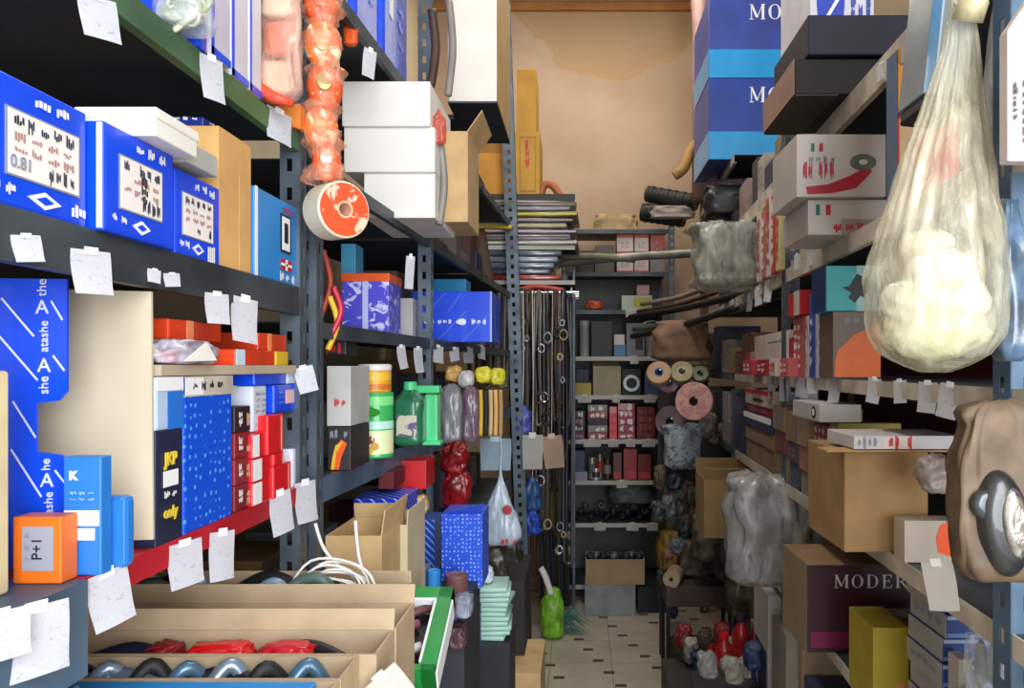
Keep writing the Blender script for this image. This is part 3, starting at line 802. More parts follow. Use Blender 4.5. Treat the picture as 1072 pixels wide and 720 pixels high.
t = noodle_bag(150, -16, 208, 42, .92, 'clear bag of green and cream coiled parts on green shelf at top', [mat('#b9c49a', .5), mat('#d8dcc0', .5), mat('#c9d23a', .5), mat('#7e9a6a', .5)], 26, 3)
t.location.z = GG + .002
for i, (a, b, h1, m, lb, X) in enumerate(((206, 219, .22, BLUE, 'upright bright blue carton sleeve on the green shelf', -.497), (220.5, 241, .21, mat('#c9c3d8', .5, var=.1), 'upright lilac box, nearest of the three pale ones on green shelf', -.490),
                                       (242, 260, .21, mat('#d4d2de', .5, var=.1), 'upright pale box between two pale boxes on green shelf', -.497), (261, 274, .215, mat('#d8d6e0', .5), 'upright pale box beside the pink blister bags', -.497))):
    t = side('filter_box', lb, 'box', a, b, X, GG + .003 + (0 if i else 0), GG + h1, .16, m, group='tall boxes standing on the green shelf')
    if i: deco(t, 'R', 0, .12, 0, 1, BLUE, 'edge_stripe'); deco(t, 'R', 0, 1, 0, .05, BLUE, 'base_band')
    else: deco(t, 'R', .7, 1, 0, 1, mat('#b02a5a', .4), 'edge_stripe')
PINKB = plastic('#e8b8a4', .36); REDT = mat('#e04a30', .45)
t = thing('blister_bag', 'pink and clear plastic bag with red bottom seam hanging above the green shelf end', 'bag', (xa(297, 1.24), 1.22, za(112, 1.24)))
bm = bmesh.new(); wavy(bm, .074, .21, .035, 4, neck=.5, top=.85, crump=.14); obj('bag_skin', bm, PINKB, t, smooth=True)
for i in range(3):
    bm = bmesh.new(); wavy(bm, .05, .055, .022, 7 + i, neck=.6, top=.8); o = obj('packed_part', bm, mat(('#e8c8a8', '#d86850', '#e8dcc0')[i], .5), t, smooth=True); o.location = ((-.006, .004, -.002)[i], 0, .012 + .062 * i)
bm = bmesh.new(); tube(bm, [(-.06, -.02, .045), (-.03, -.022, .02), (.0, -.024, .0), (.03, -.02, -.008)], [.006, .010, .010, .006], 8); obj('red_seam', bm, REDT, t, smooth=True)
t = thing('paper_bag', 'small orange wedge packet at the end of the green shelf by the post', 'packet', (xa(303, 1.30), 1.30, za(136, 1.30)))
bm = bmesh.new()
for k_, (x, z) in enumerate(((-.035, .047), (.02, .047), (.024, .0))): pass
v = [bm.verts.new((x, y, z)) for y in (-.012, .012) for x, z in ((-.036, .036), (.022, .042), (.022, -.002), (.004, .004))]
for q in ((0, 1, 2, 3), (7, 6, 5, 4), (0, 4, 5, 1), (1, 5, 6, 2), (2, 6, 7, 3), (3, 7, 4, 0)): bm.faces.new([v[i] for i in q])
bmesh.ops.recalc_face_normals(bm, faces=bm.faces); bmesh.ops.bevel(bm, geom=list(bm.edges), offset=.002, segments=2, affect='EDGES'); obj('wedge', bm, mat('#dc8234', .6), t)


# orange wrapped rolls hanging in a net beside the post
def roll(name, label, cat, c, r, wdt, facing, side_m, face_m, core_m, group=None, core=.35):
    t = thing(name, label, cat, c, 0, group)
    q = Vector((0, 0, 1)).rotation_difference(Vector(facing)).to_matrix().to_4x4()
    bm = bmesh.new(); h = wdt / 2
    lathe(bm, [(r * core, -h), (r * .97, -h), (r, -h + .002), (r, h - .002), (r * .97, h), (r * core, h), (r * core, -h)], 32, M=q); 
    obj('roll_body', bm, side_m, t, smooth=False)
    bm = bmesh.new(); lathe(bm, [(r * core * 1.02, h), (r * core * 1.02, h + .0015), (r * .93, h + .0015), (r * .93, h)], 32, M=q); obj('roll_face', bm, face_m, t)
    bm = bmesh.new(); lathe(bm, [(r * core, -h), (r * core, h + .003), (r * core * .8, h + .003), (r * core * .8, -h)], 20, M=q); obj('core', bm, core_m, t)
    return t


SW = pattern('noise', '#e0582c', '#f0d8b0', 30, .4, 0, .60)
SW2 = pattern('noise', '#e8753a', '#f0e0b8', 22, .4, 0, .52)
for i, (px, py, r, X_, lb) in enumerate(((336, 6, 19, 0, 'topmost'), (338, 47, 21, 0, 'second from top'), (340, 92, 20, 0, 'third from top'), (336, 135, 19, 0, 'fourth from top'), (342, 172, 16, 0, 'fifth from top'))):
    Y = 1.33; r_ = r * Y / F
    EXT = 1.18
    t = thing('wrapped_roll', 'orange and cream wrapped roll in the hanging string, ' + lb, 'roll', P(px, py, Y), 0, 'orange wrapped rolls hanging in a string by the post')
    q = Vector((0, 0, 1)).rotation_difference(Vector((.35, -1, .25 - .2 * (i % 2)))).to_matrix().to_4x4()
    bm = bmesh.new(); lathe(bm, [(0, -.018), (r_ * .8, -.018), (r_ * 1.05, -.008), (r_ * 1.1, .004), (r_ * .9, .016), (r_ * .5, .018), (0, .012)], 26, M=q); obj('wrapping', bm, (SW, SW2)[i % 2], t, smooth=True)
    bm = bmesh.new(); lathe(bm, [(0, .0145), (r_ * .45, .0195), (r_ * .42, .022), (0, .018)], 20, M=q); obj('roll_centre', bm, mat(('#e86a48', '#d9d2a0', '#b9bf80', '#e8a070', '#e8d8c8')[i], .4), t, smooth=True); t.scale = (.82, 1, EXT)
t = thing('plastic_sleeve', 'crumpled orange-tinted clear sleeve around the hanging orange rolls', 'sleeve', P(338, 192, 1.33)); bm = bmesh.new(); rg = []
for j in range(61):
    z_ = .34 * j / 60; r_ = .030 * (1 + .22 * math.sin(j * .62) + .12 * math.sin(j * 1.7))
    rg.append([bm.verts.new(((r_ * (1 + .05 * math.sin(k / 28 * 6.2832 * 4 + j * .5) + .22 * noise.noise(Vector((math.cos(k / 28 * 6.2832) * 1.5, math.sin(k / 28 * 6.2832) * 1.5, j * .25))))) * math.cos(k / 28 * 6.2832) + .004 * math.sin(j * .25), r_ * .8 * math.sin(k / 28 * 6.2832), z_)) for k in range(28)])
for a_, b_ in zip(rg, rg[1:]):
    for k in range(28): bm.faces.new((a_[k], a_[(k + 1) % 28], b_[(k + 1) % 28], b_[k]))
obj('sleeve_skin', bm, plastic('#eaa080', .38, .15, 40, .8), t, smooth=True)
roll('tape_roll', 'large cream roll with orange face below the hanging string of rolls', 'roll', P(352, 221, 1.31), .048, .055, (1, -.95, -.06), mat('#e6dcc0', .5), pattern('noise', '#d8502a', '#efc0a8', 30, .4, 0, .60), mat('#e9b79a', .5), core=.30)
bm = bmesh.new(); tube(bm, [P(338, -30, 1.34), P(334, 40, 1.345), P(341, 110, 1.345), P(338, 170, 1.34), P(350, 200, 1.33)], .0012, 5)
tag(obj('hanging_string', bm, WHITE), 'thin pale string carrying the orange rolls by the post', 'string')

# ------------------------------------------------------------------ between grey shelf and red shelf, near left
GR = CH - .212; GRB = CH - .2115
# big blue carton on its side, aisle side cut away
t = thing('blue_carton', 'big bright blue carton with notched edge, white A lettering and beige inside', 'carton', (-.54, .80, GRB))
bmc = bmesh.new()


def slab(bm, poly, y0, y1):
    a = [bm.verts.new((x, y0, z)) for x, z in poly]; b = [bm.verts.new((x, y1, z)) for x, z in poly]; k = len(poly)
    bm.faces.new(a); bm.faces.new(b[::-1])
    for i in range(k): bm.faces.new((a[i], b[i], b[(i + 1) % k], a[(i + 1) % k]))
    bmesh.ops.recalc_face_normals(bm, faces=bm.faces); return bm


Yf = .80; gx = lambda px, Y=.80: xa(px, Y) + .54
gz = lambda py, Y=.80: za(py, Y) - GRB
poly = [(-.22, .0), (gx(66), 0), (gx(69), gz(480)), (gx(64), gz(476)), (gx(38), gz(473)), (gx(38), gz(422)), (gx(62), gz(419)), (gx(70), gz(410)), (gx(70), gz(292)), (-.22, gz(290))]
o = obj('printed_wall', slab(bmc, poly, 0, .003), BLUE, t)
bmc = bmesh.new(); Y2 = .892
slab(bmc, [(-.22, .002), (xa(160, Y2) + .54, .010), (xa(158, Y2) + .54, za(305, Y2) - GRB), (-.1, za(302, Y2) - GRB), (-.22, za(302, Y2) - GRB)], .092, .096)
o = obj('far_wall', bmc, BEIGE, t); o['label'] = 'beige inner wall of the carton'
bmc = bmesh.new(); bbox(bmc, -.22, -.012, .003, .092, .0, .003); bbox(bmc, -.222, -.219, .0, .094, 0, .31); obj('base', bmc, BEIGE, t)
DIM[t.name] = (.44, .0, .31)
LT = mat('#d8dcf2', .5, bump=0)
for px, py, s, sz in ((45, 301, 'the', .014), (45, 322, 'A', .021), (47, 352, 'atashe', .013), (47, 383, 'A', .021), (47, 403, 'she', .014), (49, 486, 'he', .013), (50, 503, 'A', .021), (52, 531, 'atashe', .013)):
    me = text_mesh(s, sz); M = Matrix.Translation((gx(px), -.0012, gz(py))) @ Matrix.Rotation(rad(90), 4, 'X') @ Matrix.Rotation(rad(90 if s != 'A' else 0), 4, 'Z')
    me.transform(M); me.materials.clear(); me.materials.append(LT); ob = bpy.data.objects.new('lettering', me); COL.objects.link(ob); ob.parent = o if False else t
for a, b in (((2, 312), (36, 352)), ((0, 352), (40, 398)), ((14, 420), (38, 458)), ((12, 470), (44, 520)), ((54, 315), (66, 335)), ((56, 372), (68, 388)), ((58, 492), (68, 505))):
    bm = bmesh.new(); p, q_ = Vector((gx(a[0]), -.0008, gz(a[1]))), Vector((gx(b[0]), -.0008, gz(b[1]))); n_ = Vector((.0008, 0, .0008))
    bm.faces.new([bm.verts.new(v) for v in (p - n_, q_ - n_, q_ + n_, p + n_)]); obj('printed_line', bm, LT, t)
# cream strip at frame edge, orange packet, two light blue packs
t = side('cardboard_carton', 'cream cardboard carton edge cut by the left photo edge', 'carton', -50, 11, -.535, GRB, za(388, .70), .12, mat('#d9c8a0', .8, scale=14), bev=.003)
t = front('orange_packet', 'orange box with grey printed panel before the blue carton', 'box', 13, 541, 64, 612, .745, .025, mat('#e8701c', .4), z0=GRB)
b = deco(t, 'F', .22, .86, .2, .86, mat('#9a9aa8', .5), 'label'); text(t, 'F', .54, .53, 'P+1', .014, INKB, rot=90, parent=b); scrawl(t, 'F', .25, .45, .3, .8, INKG, 3, 1, 4, parent=b)
LBL = mat('#2a78d0', .35, var=.08)
t = front('blue_packet', 'light blue medicine-like box with white label, taller of two', 'box', 66, 478, 106, 596, .775, .018, LBL, z0=GRB)
deco(t, 'F', .05, .97, .42, .55, LAB, 'label'); deco(t, 'F', .1, .85, .30, .40, LAB, 'label'); text(t, 'F', .3, .84, 'K', .012, INKW, bold=.0006); scrawl(t, 'F', .2, .9, .62, .72, mat('#8fc0ee', .5), 2, 3, 2)
t = front('blue_packet', 'light blue rounded box, shorter of two, before beige carton wall', 'box', 100, 520, 131, 590, .80, .02, LBL, z0=GRB, bev=.006)
text(t, 'F', .25, .25, 'K', .009, INKW, bold=.0006)
# patterned tall blue box with white band, black box before it
PB = pattern('dots', '#0b4fd8', '#5aa0f2', 75, .35, 0, .22)
t = side('part_box', 'tall blue box with pale spots and a white top band on red shelf', 'box', 192, 243, -.500, GR, CH - .012, .16, PB)
b = deco(t, 'R', 0, 1, .87, 1.0, OFFW, 'top_band'); deco(t, 'F', 0, 1, .87, 1, INKW, 'top_band')
scrawl(t, 'R', .12, .95, .90, .97, INKK, 1, 5, 4, parent=b, th=.4); deco(t, 'R', .0, .35, .88, .99, INKW, 'sticker', h=.0013)
t = side('part_box', 'black box with yellow lettering standing before the spotted blue box', 'box', 162.5, 191, -.498, GR, CH - .076, .12, NAVY, bev=.001)
text(t, 'R', .5, .74, 'JKP', .021, INKY, bold=.0008, sx=.9); b = deco(t, 'R', .25, .8, .50, .64, INKW); text(t, 'R', .5, .27, 'only', .018, INKY, bold=.0006); scrawl(t, 'R', .2, .8, .40, .46, INKW, 1, 2, 5, th=.5)
t2 = side('part_box', 'pale blue and white box lying on the black box with yellow lettering', 'box', 162.5, 191, -.500, CH - .0755, CH - .012, .12, mat('#b8cbe8', .45, var=.1))
deco(t2, 'R', .4, 1, 0, .72, mat('#2a78e0', .4), 'blue_panel'); deco(t2, 'R', 0, 1, .74, 1, INKW, 'white_band')
# small patterned boxes stack, red boxes, blue boxes
for i in range(4):
    z0 = GR + i * .0385
    t = side('spark_plug_box', 'small dark red printed box piled beside the spotted box, %s' % ('lowest', 'second lowest', 'third from bottom', 'topmost')[i], 'box', 245.5, 262.5, -.503, z0, z0 + .038, .10, mat(('#7a2028', '#8a2830', '#8a1c22', '#2a1a20')[i], .5), group='small dark red boxes piled on the red shelf')
    scrawl(t, 'R', .1, .45, .3, .8, INKW, 2, 1, i, th=.8); scrawl(t, 'R', .6, .95, .2, .7, mat('#e8b8a0', .5, bump=0), 2, 1, i + 9, th=.8)
for i, (a, b, z0, z1, lb) in enumerate(((264, 285, 0, .036, 'bright red box at the bottom front of the red pile'), (264, 285, .0365, .072, 'bright red box second in the front red pile'), (264, 279, .0725, .110, 'bright red and white box topping the front red pile'),
                                      (286, 305, 0, .052, 'bright red box at the bottom of the pile by the post'), (280, 297, .0725, .135, 'bright red box, tallest, above the red pile'), (286.5, 297.5, .0525, .072, 'flat bright red box wedged under the tallest red box'))):
    t = side('oil_seal_box', lb, 'box', a, b, -.497 if i < 3 else -.492, GR + z0, GR + z1, .11, RED, group='bright red boxes on the red shelf')
    if i < 3: deco(t, 'R', 0, .42, .05, .95, INKW, 'white_panel')
    else: deco(t, 'R', .8, .86, .05, .95, mat('#f08a80', .5), 'stripe')
for i, (a, b, z0, z1, m, lb) in enumerate(((286.5, 312, .0725 + .063, .182, BLUE, 'bright blue box with pink sticker left of the post'), (266, 300, .183, .214, BLUE, 'bright blue flat box under the orange packs left of the post'),
                                        (306, 316, 0, .068, mat('#dcdff0', .5), 'pale narrow box squeezed against the post on red shelf'), (301, 316, .183, .213, mat('#c8d4e6', .5), 'pale blue printed box left of the post under the yellow roll'))):
    t = side('filter_box', lb, 'box', a, b, -.505, GR + z0, GR + z1, .12, m)
    if i == 0: deco(t, 'R', .45, .8, .3, .8, mat('#f2c8c8', .5), 'sticker'); scrawl(t, 'R', .1, .4, .3, .8, mat('#6aa0f0', .5, bump=0), 3, 1, 3)
    if i > 1: scrawl(t, 'R', .2, .8, .1, .9, INKG, 6, 1, 3)
t = side('parcel_box', 'plain beige narrow box behind the small dark red pile', 'box', 246, 262, -.535, GR + .156, GR + .2005, .1, BEIGE)
t = side('filter_box', 'pale printed box above the bright red pile', 'box', 264, 279, -.508, GR + .111, GR + .182, .1, mat('#cfd6e8', .5)); scrawl(t, 'R', .1, .9, .1, .9, INKG, 6, 2, 8)
# plank of cardboard and the orange packs above
z = CH + .0025
bm = bmesh.new(); bbox(bm, -.64, -.496, ya(165, -.5), ya(308, -.5), CH - .0115 + .0006, z, .001)
tag(obj('cardboard_sheet', bm, mat('#b8a892', .8)), 'grey-tan cardboard sheet laid over the boxes under the grey shelf', 'cardboard')
ORG = mat('#d8401c', .4, var=.15)
items = ((176, 232, .034, .060, ORG, 'long dark orange box under the grey shelf, above a clear bag', -.53), (246, 288, 0, .023, ORG, 'orange-red box with white end, front of the orange layer', -.497), (270, 300, .0235, .052, ORG, 'orange box standing on the orange-red box near the post', -.51),
         (288.6, 302, 0, .023, YELLOW, 'yellow-ended roll box beside the orange-red box', -.497))
for i, (a, b, z0, z1, m, lb, X) in enumerate(items):
    t = side('orange_box', lb, 'box', a, b, X, z + z0 if i else z + .0335, z + z1, .09, m)
    if i == 1: deco(t, 'R', 0, .2, 0, 1, mat('#c8dcee', .4), 'end_band')
    if i in (0, 2): deco(t, 'R', .30, .42, 0, 1, mat('#f09060', .4), 'end_band')
t = thing('parts_bag', 'clear flat bag with white triangular label lying under the grey shelf', 'bag', (-.515, ya(200, -.5), z))
bm = bmesh.new(); wavy(bm, .05, .033, .125, 5, neck=.75, top=.7, crump=.2); M_ = None; obj('bag_skin', bm, plastic('#c8c4d4', .65), t, smooth=True)
for i, s in enumerate(((0, -.03), (.0, .0), (-.005, .035))):
    bm = bmesh.new(); bbox(bm, -.012, .016, s[1] - .018, s[1] + .018, .003, .018, .003); obj('packed_part', bm, (ORG, mat('#8fb0d8', .5), DRED)[i], t)
bm = bmesh.new(); a = [Vector((.030, -.050, .004)), Vector((.033, .030, .006)), Vector((.030, .008, .030))]; b = [p + Vector((.0012, 0, 0)) for p in a]
va = [bm.verts.new(p) for p in a]; vb = [bm.verts.new(p) for p in b]; bm.faces.new(va[::-1]); bm.faces.new(vb)
for i in range(3): bm.faces.new((va[i], va[(i + 1) % 3], vb[(i + 1) % 3], vb[i]))
obj('label', bm, WHITE, t)

# ------------------------------------------------------------------ below the red shelf: row of long open cartons
RIM = CH - .38
YS = [.80, .93, 1.01, 1.11, 1.235, 1.351]
xr = [-.292, -.292, -.270, -.268, -.298, -.315]
cl = ['nearest', 'second', 'third', 'fourth', 'farthest']
seen = {0: 'narrow open kraft carton with light blue front, nearest of the row', 1: 'narrow open kraft carton behind the light blue one', 2: 'narrow open kraft carton holding red packets',
        3: 'narrow open kraft carton with bent far flap before the cables', 4: 'open kraft carton full of dark hoses and white cables'}
LOW = RIM - .15
for i in range(5):
    y0, y1 = YS[i], YS[i + 1] - .004
    m = mat('#b9a284', .8, scale=14, var=.09, bump=.2)
    t = open_carton('open_carton', seen[i], 'carton', -.88, xr[i], y0, y1, LOW, RIM - .0, m, flaps=((('B', .030, 14),) if i in (2, 3) else (('B', .022, -10),) if i == 4 else ()), group='long open kraft cartons in a row below the red shelf')
    if i == 0:
        pass
BB = mat('#2e8fe0', .4, var=.08)
t = thing('flat_blue_box', 'light blue flat box edge lying along the nearest open carton', 'box', (-.55, .898, RIM - .008)); DIM[t.name] = (.5, .02, .03)
bm = bmesh.new(); bbox(bm, -.14, .235, -.018, .014, 0, .013, .002); obj('body', bm, BB, t)
# big closed cartons underneath carry the row
box('storage_carton', 'large plain kraft carton under the row of open cartons', 'carton', -.88, -.30, .80, 1.345, 0, LOW - .001, KRAFT2)
# contents
CON = [(2, 'red_packet', 'glossy red parts packet inside the third open carton', RED), (2, 'dark_hose', 'short dark blue hose inside the third open carton', NAVY)]


def hose(name, label, pts, r, m, cat='hose', group=None, n=8, clip=None):
    bm = bmesh.new()
    # smooth path
    P_ = [Vector(p) for p in pts]; out = []
    for i in range(len(P_) - 1):
        p0, p1, p2, p3 = P_[max(i - 1, 0)], P_[i], P_[i + 1], P_[min(i + 2, len(P_) - 1)]
        for s in range(6):
            t = s / 6; out.append(.5 * ((2 * p1) + (-p0 + p2) * t + (2 * p0 - 5 * p1 + 4 * p2 - p3) * t * t + (-p0 + 3 * p1 - 3 * p2 + p3) * t ** 3))
    out.append(P_[-1]); tube(bm, out, r, n)
    return tag(obj(name, bm, m, smooth=True), label, cat, group)


zc = RIM - .035
for i, (px, X, L_, m, lb) in enumerate(((0, -.58, .05, DRED, 'short dark red bag in the third open carton, left part'), (0, -.50, .09, RED, 'bright red glossy packet in the third open carton'), (0, -.41, .08, mat('#c81c30', .3), 'red packet with white marks at the right of the third open carton'))):
    t = thing('red_packet', lb, 'packet', (X, 1.065, zc - .004)); bm = bmesh.new(); pillow(bm, L_, .036, .05, 3 + i); obj('bag_skin', bm, m, t, smooth=True)
for i, (a, b, y, r, m, lb) in enumerate(((-.68, -.56, 1.05, .016, NAVY, 'thick dark blue hose piece in the third open carton'), (-.45, -.33, 1.075, .010, BLACK, 'thin black rod part in the third open carton, at right'),
                                         (-.66, -.52, .965, .014, mat('#8fa8bc', .3, .6), 'shiny blue-grey metal part in the second open carton'), (-.52, -.40, .975, .012, BLACK, 'black crumpled part in the second open carton'), (-.72, -.62, .985, .016, BLACK, 'black rubber piece at the left of the second open carton'))):
    hose('rubber_hose', lb, [(a, y - .01, zc + .004), ((a + b) / 2, y + .012, zc + .018), (b, y - .006, zc + .004)], r, m)
for i, (pts, r, m, lb) in enumerate((
        ([(-.70, 1.26, zc - .01), (-.60, 1.30, zc + .03), (-.52, 1.27, zc + .012), (-.46, 1.29, zc - .02)], .017, RUBBER, 'thick black curved hose on top of the farthest open carton'),
        ([(-.62, 1.34, zc + .01), (-.54, 1.33, zc + .05), (-.47, 1.32, zc + .02)], .012, RUBBER, 'black bent hose behind the thick black one'),
        ([(-.52, 1.26, zc), (-.47, 1.28, zc + .03), (-.43, 1.33, zc + .01), (-.40, 1.29, zc - .02)], .006, mat('#3a6a5a', .5), 'thin dark green cable in the farthest open carton'),
        ([(-.74, 1.28, zc), (-.66, 1.25, zc + .02), (-.60, 1.31, zc)], .010, mat('#7d8ea0', .4), 'grey-blue hose at the left of the farthest open carton'),
        ([(-.56, 1.25, zc + .005), (-.50, 1.30, zc + .035), (-.44, 1.25, zc + .005)], .009, mat('#96707a', .5), 'pinkish grey hose at the front of the farthest open carton'),
        ([(-.50, 1.33, zc + .015), (-.45, 1.35, zc + .05), (-.41, 1.33, zc)], .007, BLACK, 'thin black wire loop by the post foot'))):
    hose('rubber_hose', lb, pts, r, m)
q = random.Random(33)
for i in range(12):
    x = -.80 + i * .032; L_ = q.uniform(.05, .10); y = 1.28 + q.uniform(-.03, .04); zz_ = RIM + q.uniform(-.01, .03); cc = ((RUBBER, 'black'), (mat('#7f93a8', .35), 'blue-grey'), (mat('#8f8a92', .4, .3), 'silvery'), (mat('#4a5e58', .5), 'dark green'))[i % 4]
    hose('rubber_hose', '%s bent hose heaped in the farthest open carton, %s' % (cc[1], ORD[i]), [(x - L_ / 2, y + q.uniform(-.02, .02), zz_ - .035), (x - L_ * .2, y, zz_), (x + L_ * .25, y + q.uniform(-.02, .02), zz_ + .004), (x + L_ / 2, y + .01, zz_ - .04)], q.uniform(.007, .014), cc[0], group='hoses heaped in the farthest open carton')
box('part_box', 'grey-green plain box under the hoses in the farthest open carton', 'box', -.86, -.34, 1.245, 1.34, LOW + .006, RIM - .05, mat('#6e7672', .6, var=.2))
for i in range(6):
    x = -.60 + i * .05; cc = ((mat('#8fa4bc', .3, .5), 'shiny blue-grey'), (RUBBER, 'black'), (mat('#5a7c98', .3, .4), 'steel blue'))[i % 3]
    hose('metal_part', '%s short curved part in the second open carton, %s' % (cc[1], ORD[i]), [(x - .02, .955, RIM - .03), (x, .97 + .01 * (i % 2), RIM - .002), (x + .02, .985, RIM - .03)], .010, cc[0], 'part', 'short parts in the second open carton')
for i in range(7):
    q = random.Random(90 + i); a0 = -.50 + q.uniform(-.02, .02); b0 = -.335 + q.uniform(-.02, .01); hh = .022 + .006 * i
    hose('white_cable', ('white cable arching over the open carton of hoses, %s' % (('lowest', 'second lowest', 'third lowest', 'middle', 'third highest', 'second highest', 'highest')[i])), [(a0, 1.27 + q.uniform(-.02, .04), zc + .012), (a0 + .05, 1.29, zc + .030 + hh), (b0 - .03, 1.28 + q.uniform(-.02, .04), zc + .030 + hh * .8), (b0, 1.26, zc + .002)], .0023, WHITE, 'cable', 'white cables over the open carton', 6)
hose('white_cable', 'white cable end rising steeply before the slotted post', [P(330, 548, 1.31), P(338, 572, 1.32), P(352, 590, 1.32), P(372, 604, 1.30)], .003, WHITE, 'cable', None, 6)
hose('white_cable', 'white cable standing up beside the tan open carton', [P(372, 545, 1.40), P(374, 570, 1.40), P(378, 592, 1.38), P(392, 626, 1.335)], .0035, WHITE, 'cable', None, 6)
# clutter of small things far left low
paper('price_tag', 'torn white label on the right end of the second open carton', (-.262, .99, RIM - .02), .05, .07, (.55, -1), 0, .15, WHITE, seed=170, roll=-35)
paper('price_tag', 'torn white label lying at the nearest open carton corner', (-.270, .93, RIM - .045), .05, .05, (.4, -1), 0, .15, WHITE, seed=171, roll=20)
for i, (px, py, m) in enumerate(((2, 650, BLUE), (22, 690, BLUE), (30, 700, mat('#b03a90', .4)))):
    Y = .70
    t = bag('plastic_packet', ('blue shiny packet at the lower left photo corner, upper one', 'blue shiny packet below another at the lower left corner', 'small magenta packet at the lower left corner')[i], 'packet', px - 16, py, px + 14, py + 40, Y + .02 * i, .03, m, 5 + i, neck=.5)
box('storage_carton', 'grey-blue carton standing low in the lower left photo corner', 'carton', -.86, -.498, .50, .76, .6, za(745, .70), BLGREY)

# ------------------------------------------------------------------ second left rack
def pfront(name, label, cat, px0, py0, px1, py1, Y, depth, m, **k): return front(name, label, cat, px0, py0, px1, py1, Y, depth, m, **k)


# blue plastic-wrapped packs on the top shelf
ZT = CH + .76
BWRAP = mat('#1c4ee0', .18, var=.2, scale=14, bump=.8, coat=.6)
for i, (a, b, h_, lb) in enumerate(((1.48, 1.66, .30, 'shiny bright blue wrapped pack, nearest on the top left shelf'), (1.67, 1.86, .34, 'shiny bright blue wrapped pack with white panel on the top left shelf'), (1.87, 2.13, .36, 'shiny bright blue wrapped pack, farthest, beside dark post'))):
    X = XL2(a) - .006
    t = box('wrapped_pack', lb, 'pack', X - .26, X, a, b, ZT + .001, ZT + h_, BWRAP, bev=.014, group='blue wrapped packs on the top left shelf', flap='')
    if i: deco(t, 'R', .2, .35, .35, .95, INKW, 'white_panel'); scrawl(t, 'R', .55, .8, .2, .95, mat('#7aa6ff', .4, bump=0), 6, 1, i)
    if i == 2: pass
t = thing('orange_packet', 'small orange glossy packet under the top left shelf edge by dark post', 'packet', P(367, 48, 1.66)); bm = bmesh.new(); wavy(bm, .03, .055, .02, 3, neck=.4); obj('bag_skin', bm, ORANGE, t, smooth=True)
# three white boxes
for i, (a, y0, b, y1, Y, lb) in enumerate(((381, 180, 455, 228, 1.93, 'lowest plain white box of three stacked by the orange roll'), (360, 133, 455, 180, 1.915, 'middle plain white box of three stacked'), (358, 85, 450, 132, 1.90, 'top plain white box of three stacked'))):
    front('white_box', lb, 'box', a, y0, b, y1, Y, .30, WHITE, lid=.0, flap='FR', group='plain white boxes stacked above the rack shelf', bev=.002)
t = box('white_box', 'white carton with shade put in as grey, under the three stacked white boxes', 'carton', -.84, XL2(2.0) + .01, 1.98, 2.26, CH + .3905, CH + .3755 + .04, LTGREY)  # light grey body stands in for shade under the white stack
# dark brown hanging pieces between white stack and the tall carton
for i, (px, y0, y1, r, m, lb) in enumerate(((461, 150, 235, .010, mat('#8a8680', .4), 'grey hanging strip at the right of the white boxes'), (452, 10, 90, .012, BROWN, 'dark brown hanging strap by the blue packs'), (470, 0, 100, .010, mat('#8d837c', .5), 'crumpled grey plastic strip beside the tall white carton'))):
    hose('hanging_strap', lb, [P(px, y0, 1.98), P(px + 4, (y0 + y1) / 2, 1.99), P(px - 1, y1, 1.98)], r, m, 'strap')
bag('plastic_bag', 'small red and clear bag hanging between white boxes and tall carton', 'bag', 450, 112, 466, 150, 1.93, .03, plastic('#c8442c', .7), 4)
# tall white carton
t = front('tall_carton', 'tall carton with white front and tan side overhanging the top left shelf', 'carton', 469, -60, 520, 106, 2.33, .42, mat('#e4dfd6', .6, var=.03))
t.rotation_euler.z = 0
deco(t, 'R', 0, 1, 0, 1, mat('#c8a264', .7), 'side_panel'); deco(t, 'F', .0, .03, 0, 1, mat('#a8a49c', .6), 'edge_strip')
bm = bmesh.new(); bbox(bm, -.075, .075, -.21, .21, -.006, -.0005); o = obj('base_tray', bm, DARK, t)
bm = bmesh.new(); bbox(bm, -.32, -.075, -.10, .21, -.020, -.004); o = obj('bracket', bm, DARK, t)
# small open carton flap (kraft) below
t = open_carton('cardboard_carton', 'small open kraft carton under the tall white carton', 'carton', xa(464, 2.1), xa(492, 2.1), 2.06, 2.28, CH + .391, za(142, 2.1), KRAFT, flaps=(('R', .07, 35),))
# purple orange box and the blue one
t = front('part_box', 'violet and white box with orange top edge on the middle shelf', 'box', 358, 294, 407, 349, 1.95, .13, pattern('noise', '#4a48c8', '#c8c8f4', 34, .4, 0, .58), z0=CH + .0855, flap='FL')
deco(t, 'F', .44, .56, .0, 1, mat('#b8c0f0', .5), 'stripe'); bm = bmesh.new(); wx, wy, wz = DIM[t.name]; bbox(bm, -wx / 2 - .002, wx / 2 + .002, -wy / 2 - .002, wy / 2 + .002, wz - .002, wz + .020, .002); obj('lid', bm, ORANGE, t); deco(t, 'L', 0, 1, 0, 1, mat('#c8402c', .5), 'side_panel')
t = front('part_box', 'big bright blue box with white cloud marks and thin diagonal lines', 'box', 431, 305, 515, 362, 2.62, .28, BLUE, z0=CH + .0855)
for a, b in (((.12, .45), (.42, .98)), ((.30, .0), (.68, .62)), ((.62, .0), (.98, .58)), ((.45, .6), (.62, .98)), ((0, .1), (.1, .3))):
    deco(t, 'F', 0, 0, 0, 0, mat('#6a86f0', .5, bump=0), 'printed_line', poly=[a, (a[0] + .008, a[1]), (b[0] + .008, b[1]), b])
for u in (.22, .62):
    pts = []
    for s in range(28):
        an = s / 28 * 6.283; r = 1 + .22 * abs(math.sin(an * 1.5)); pts.append((u + .055 * r * math.cos(an), .40 + .055 * r * math.sin(an)))
    deco(t, 'F', 0, 0, 0, 0, INKW, 'emblem', poly=pts)
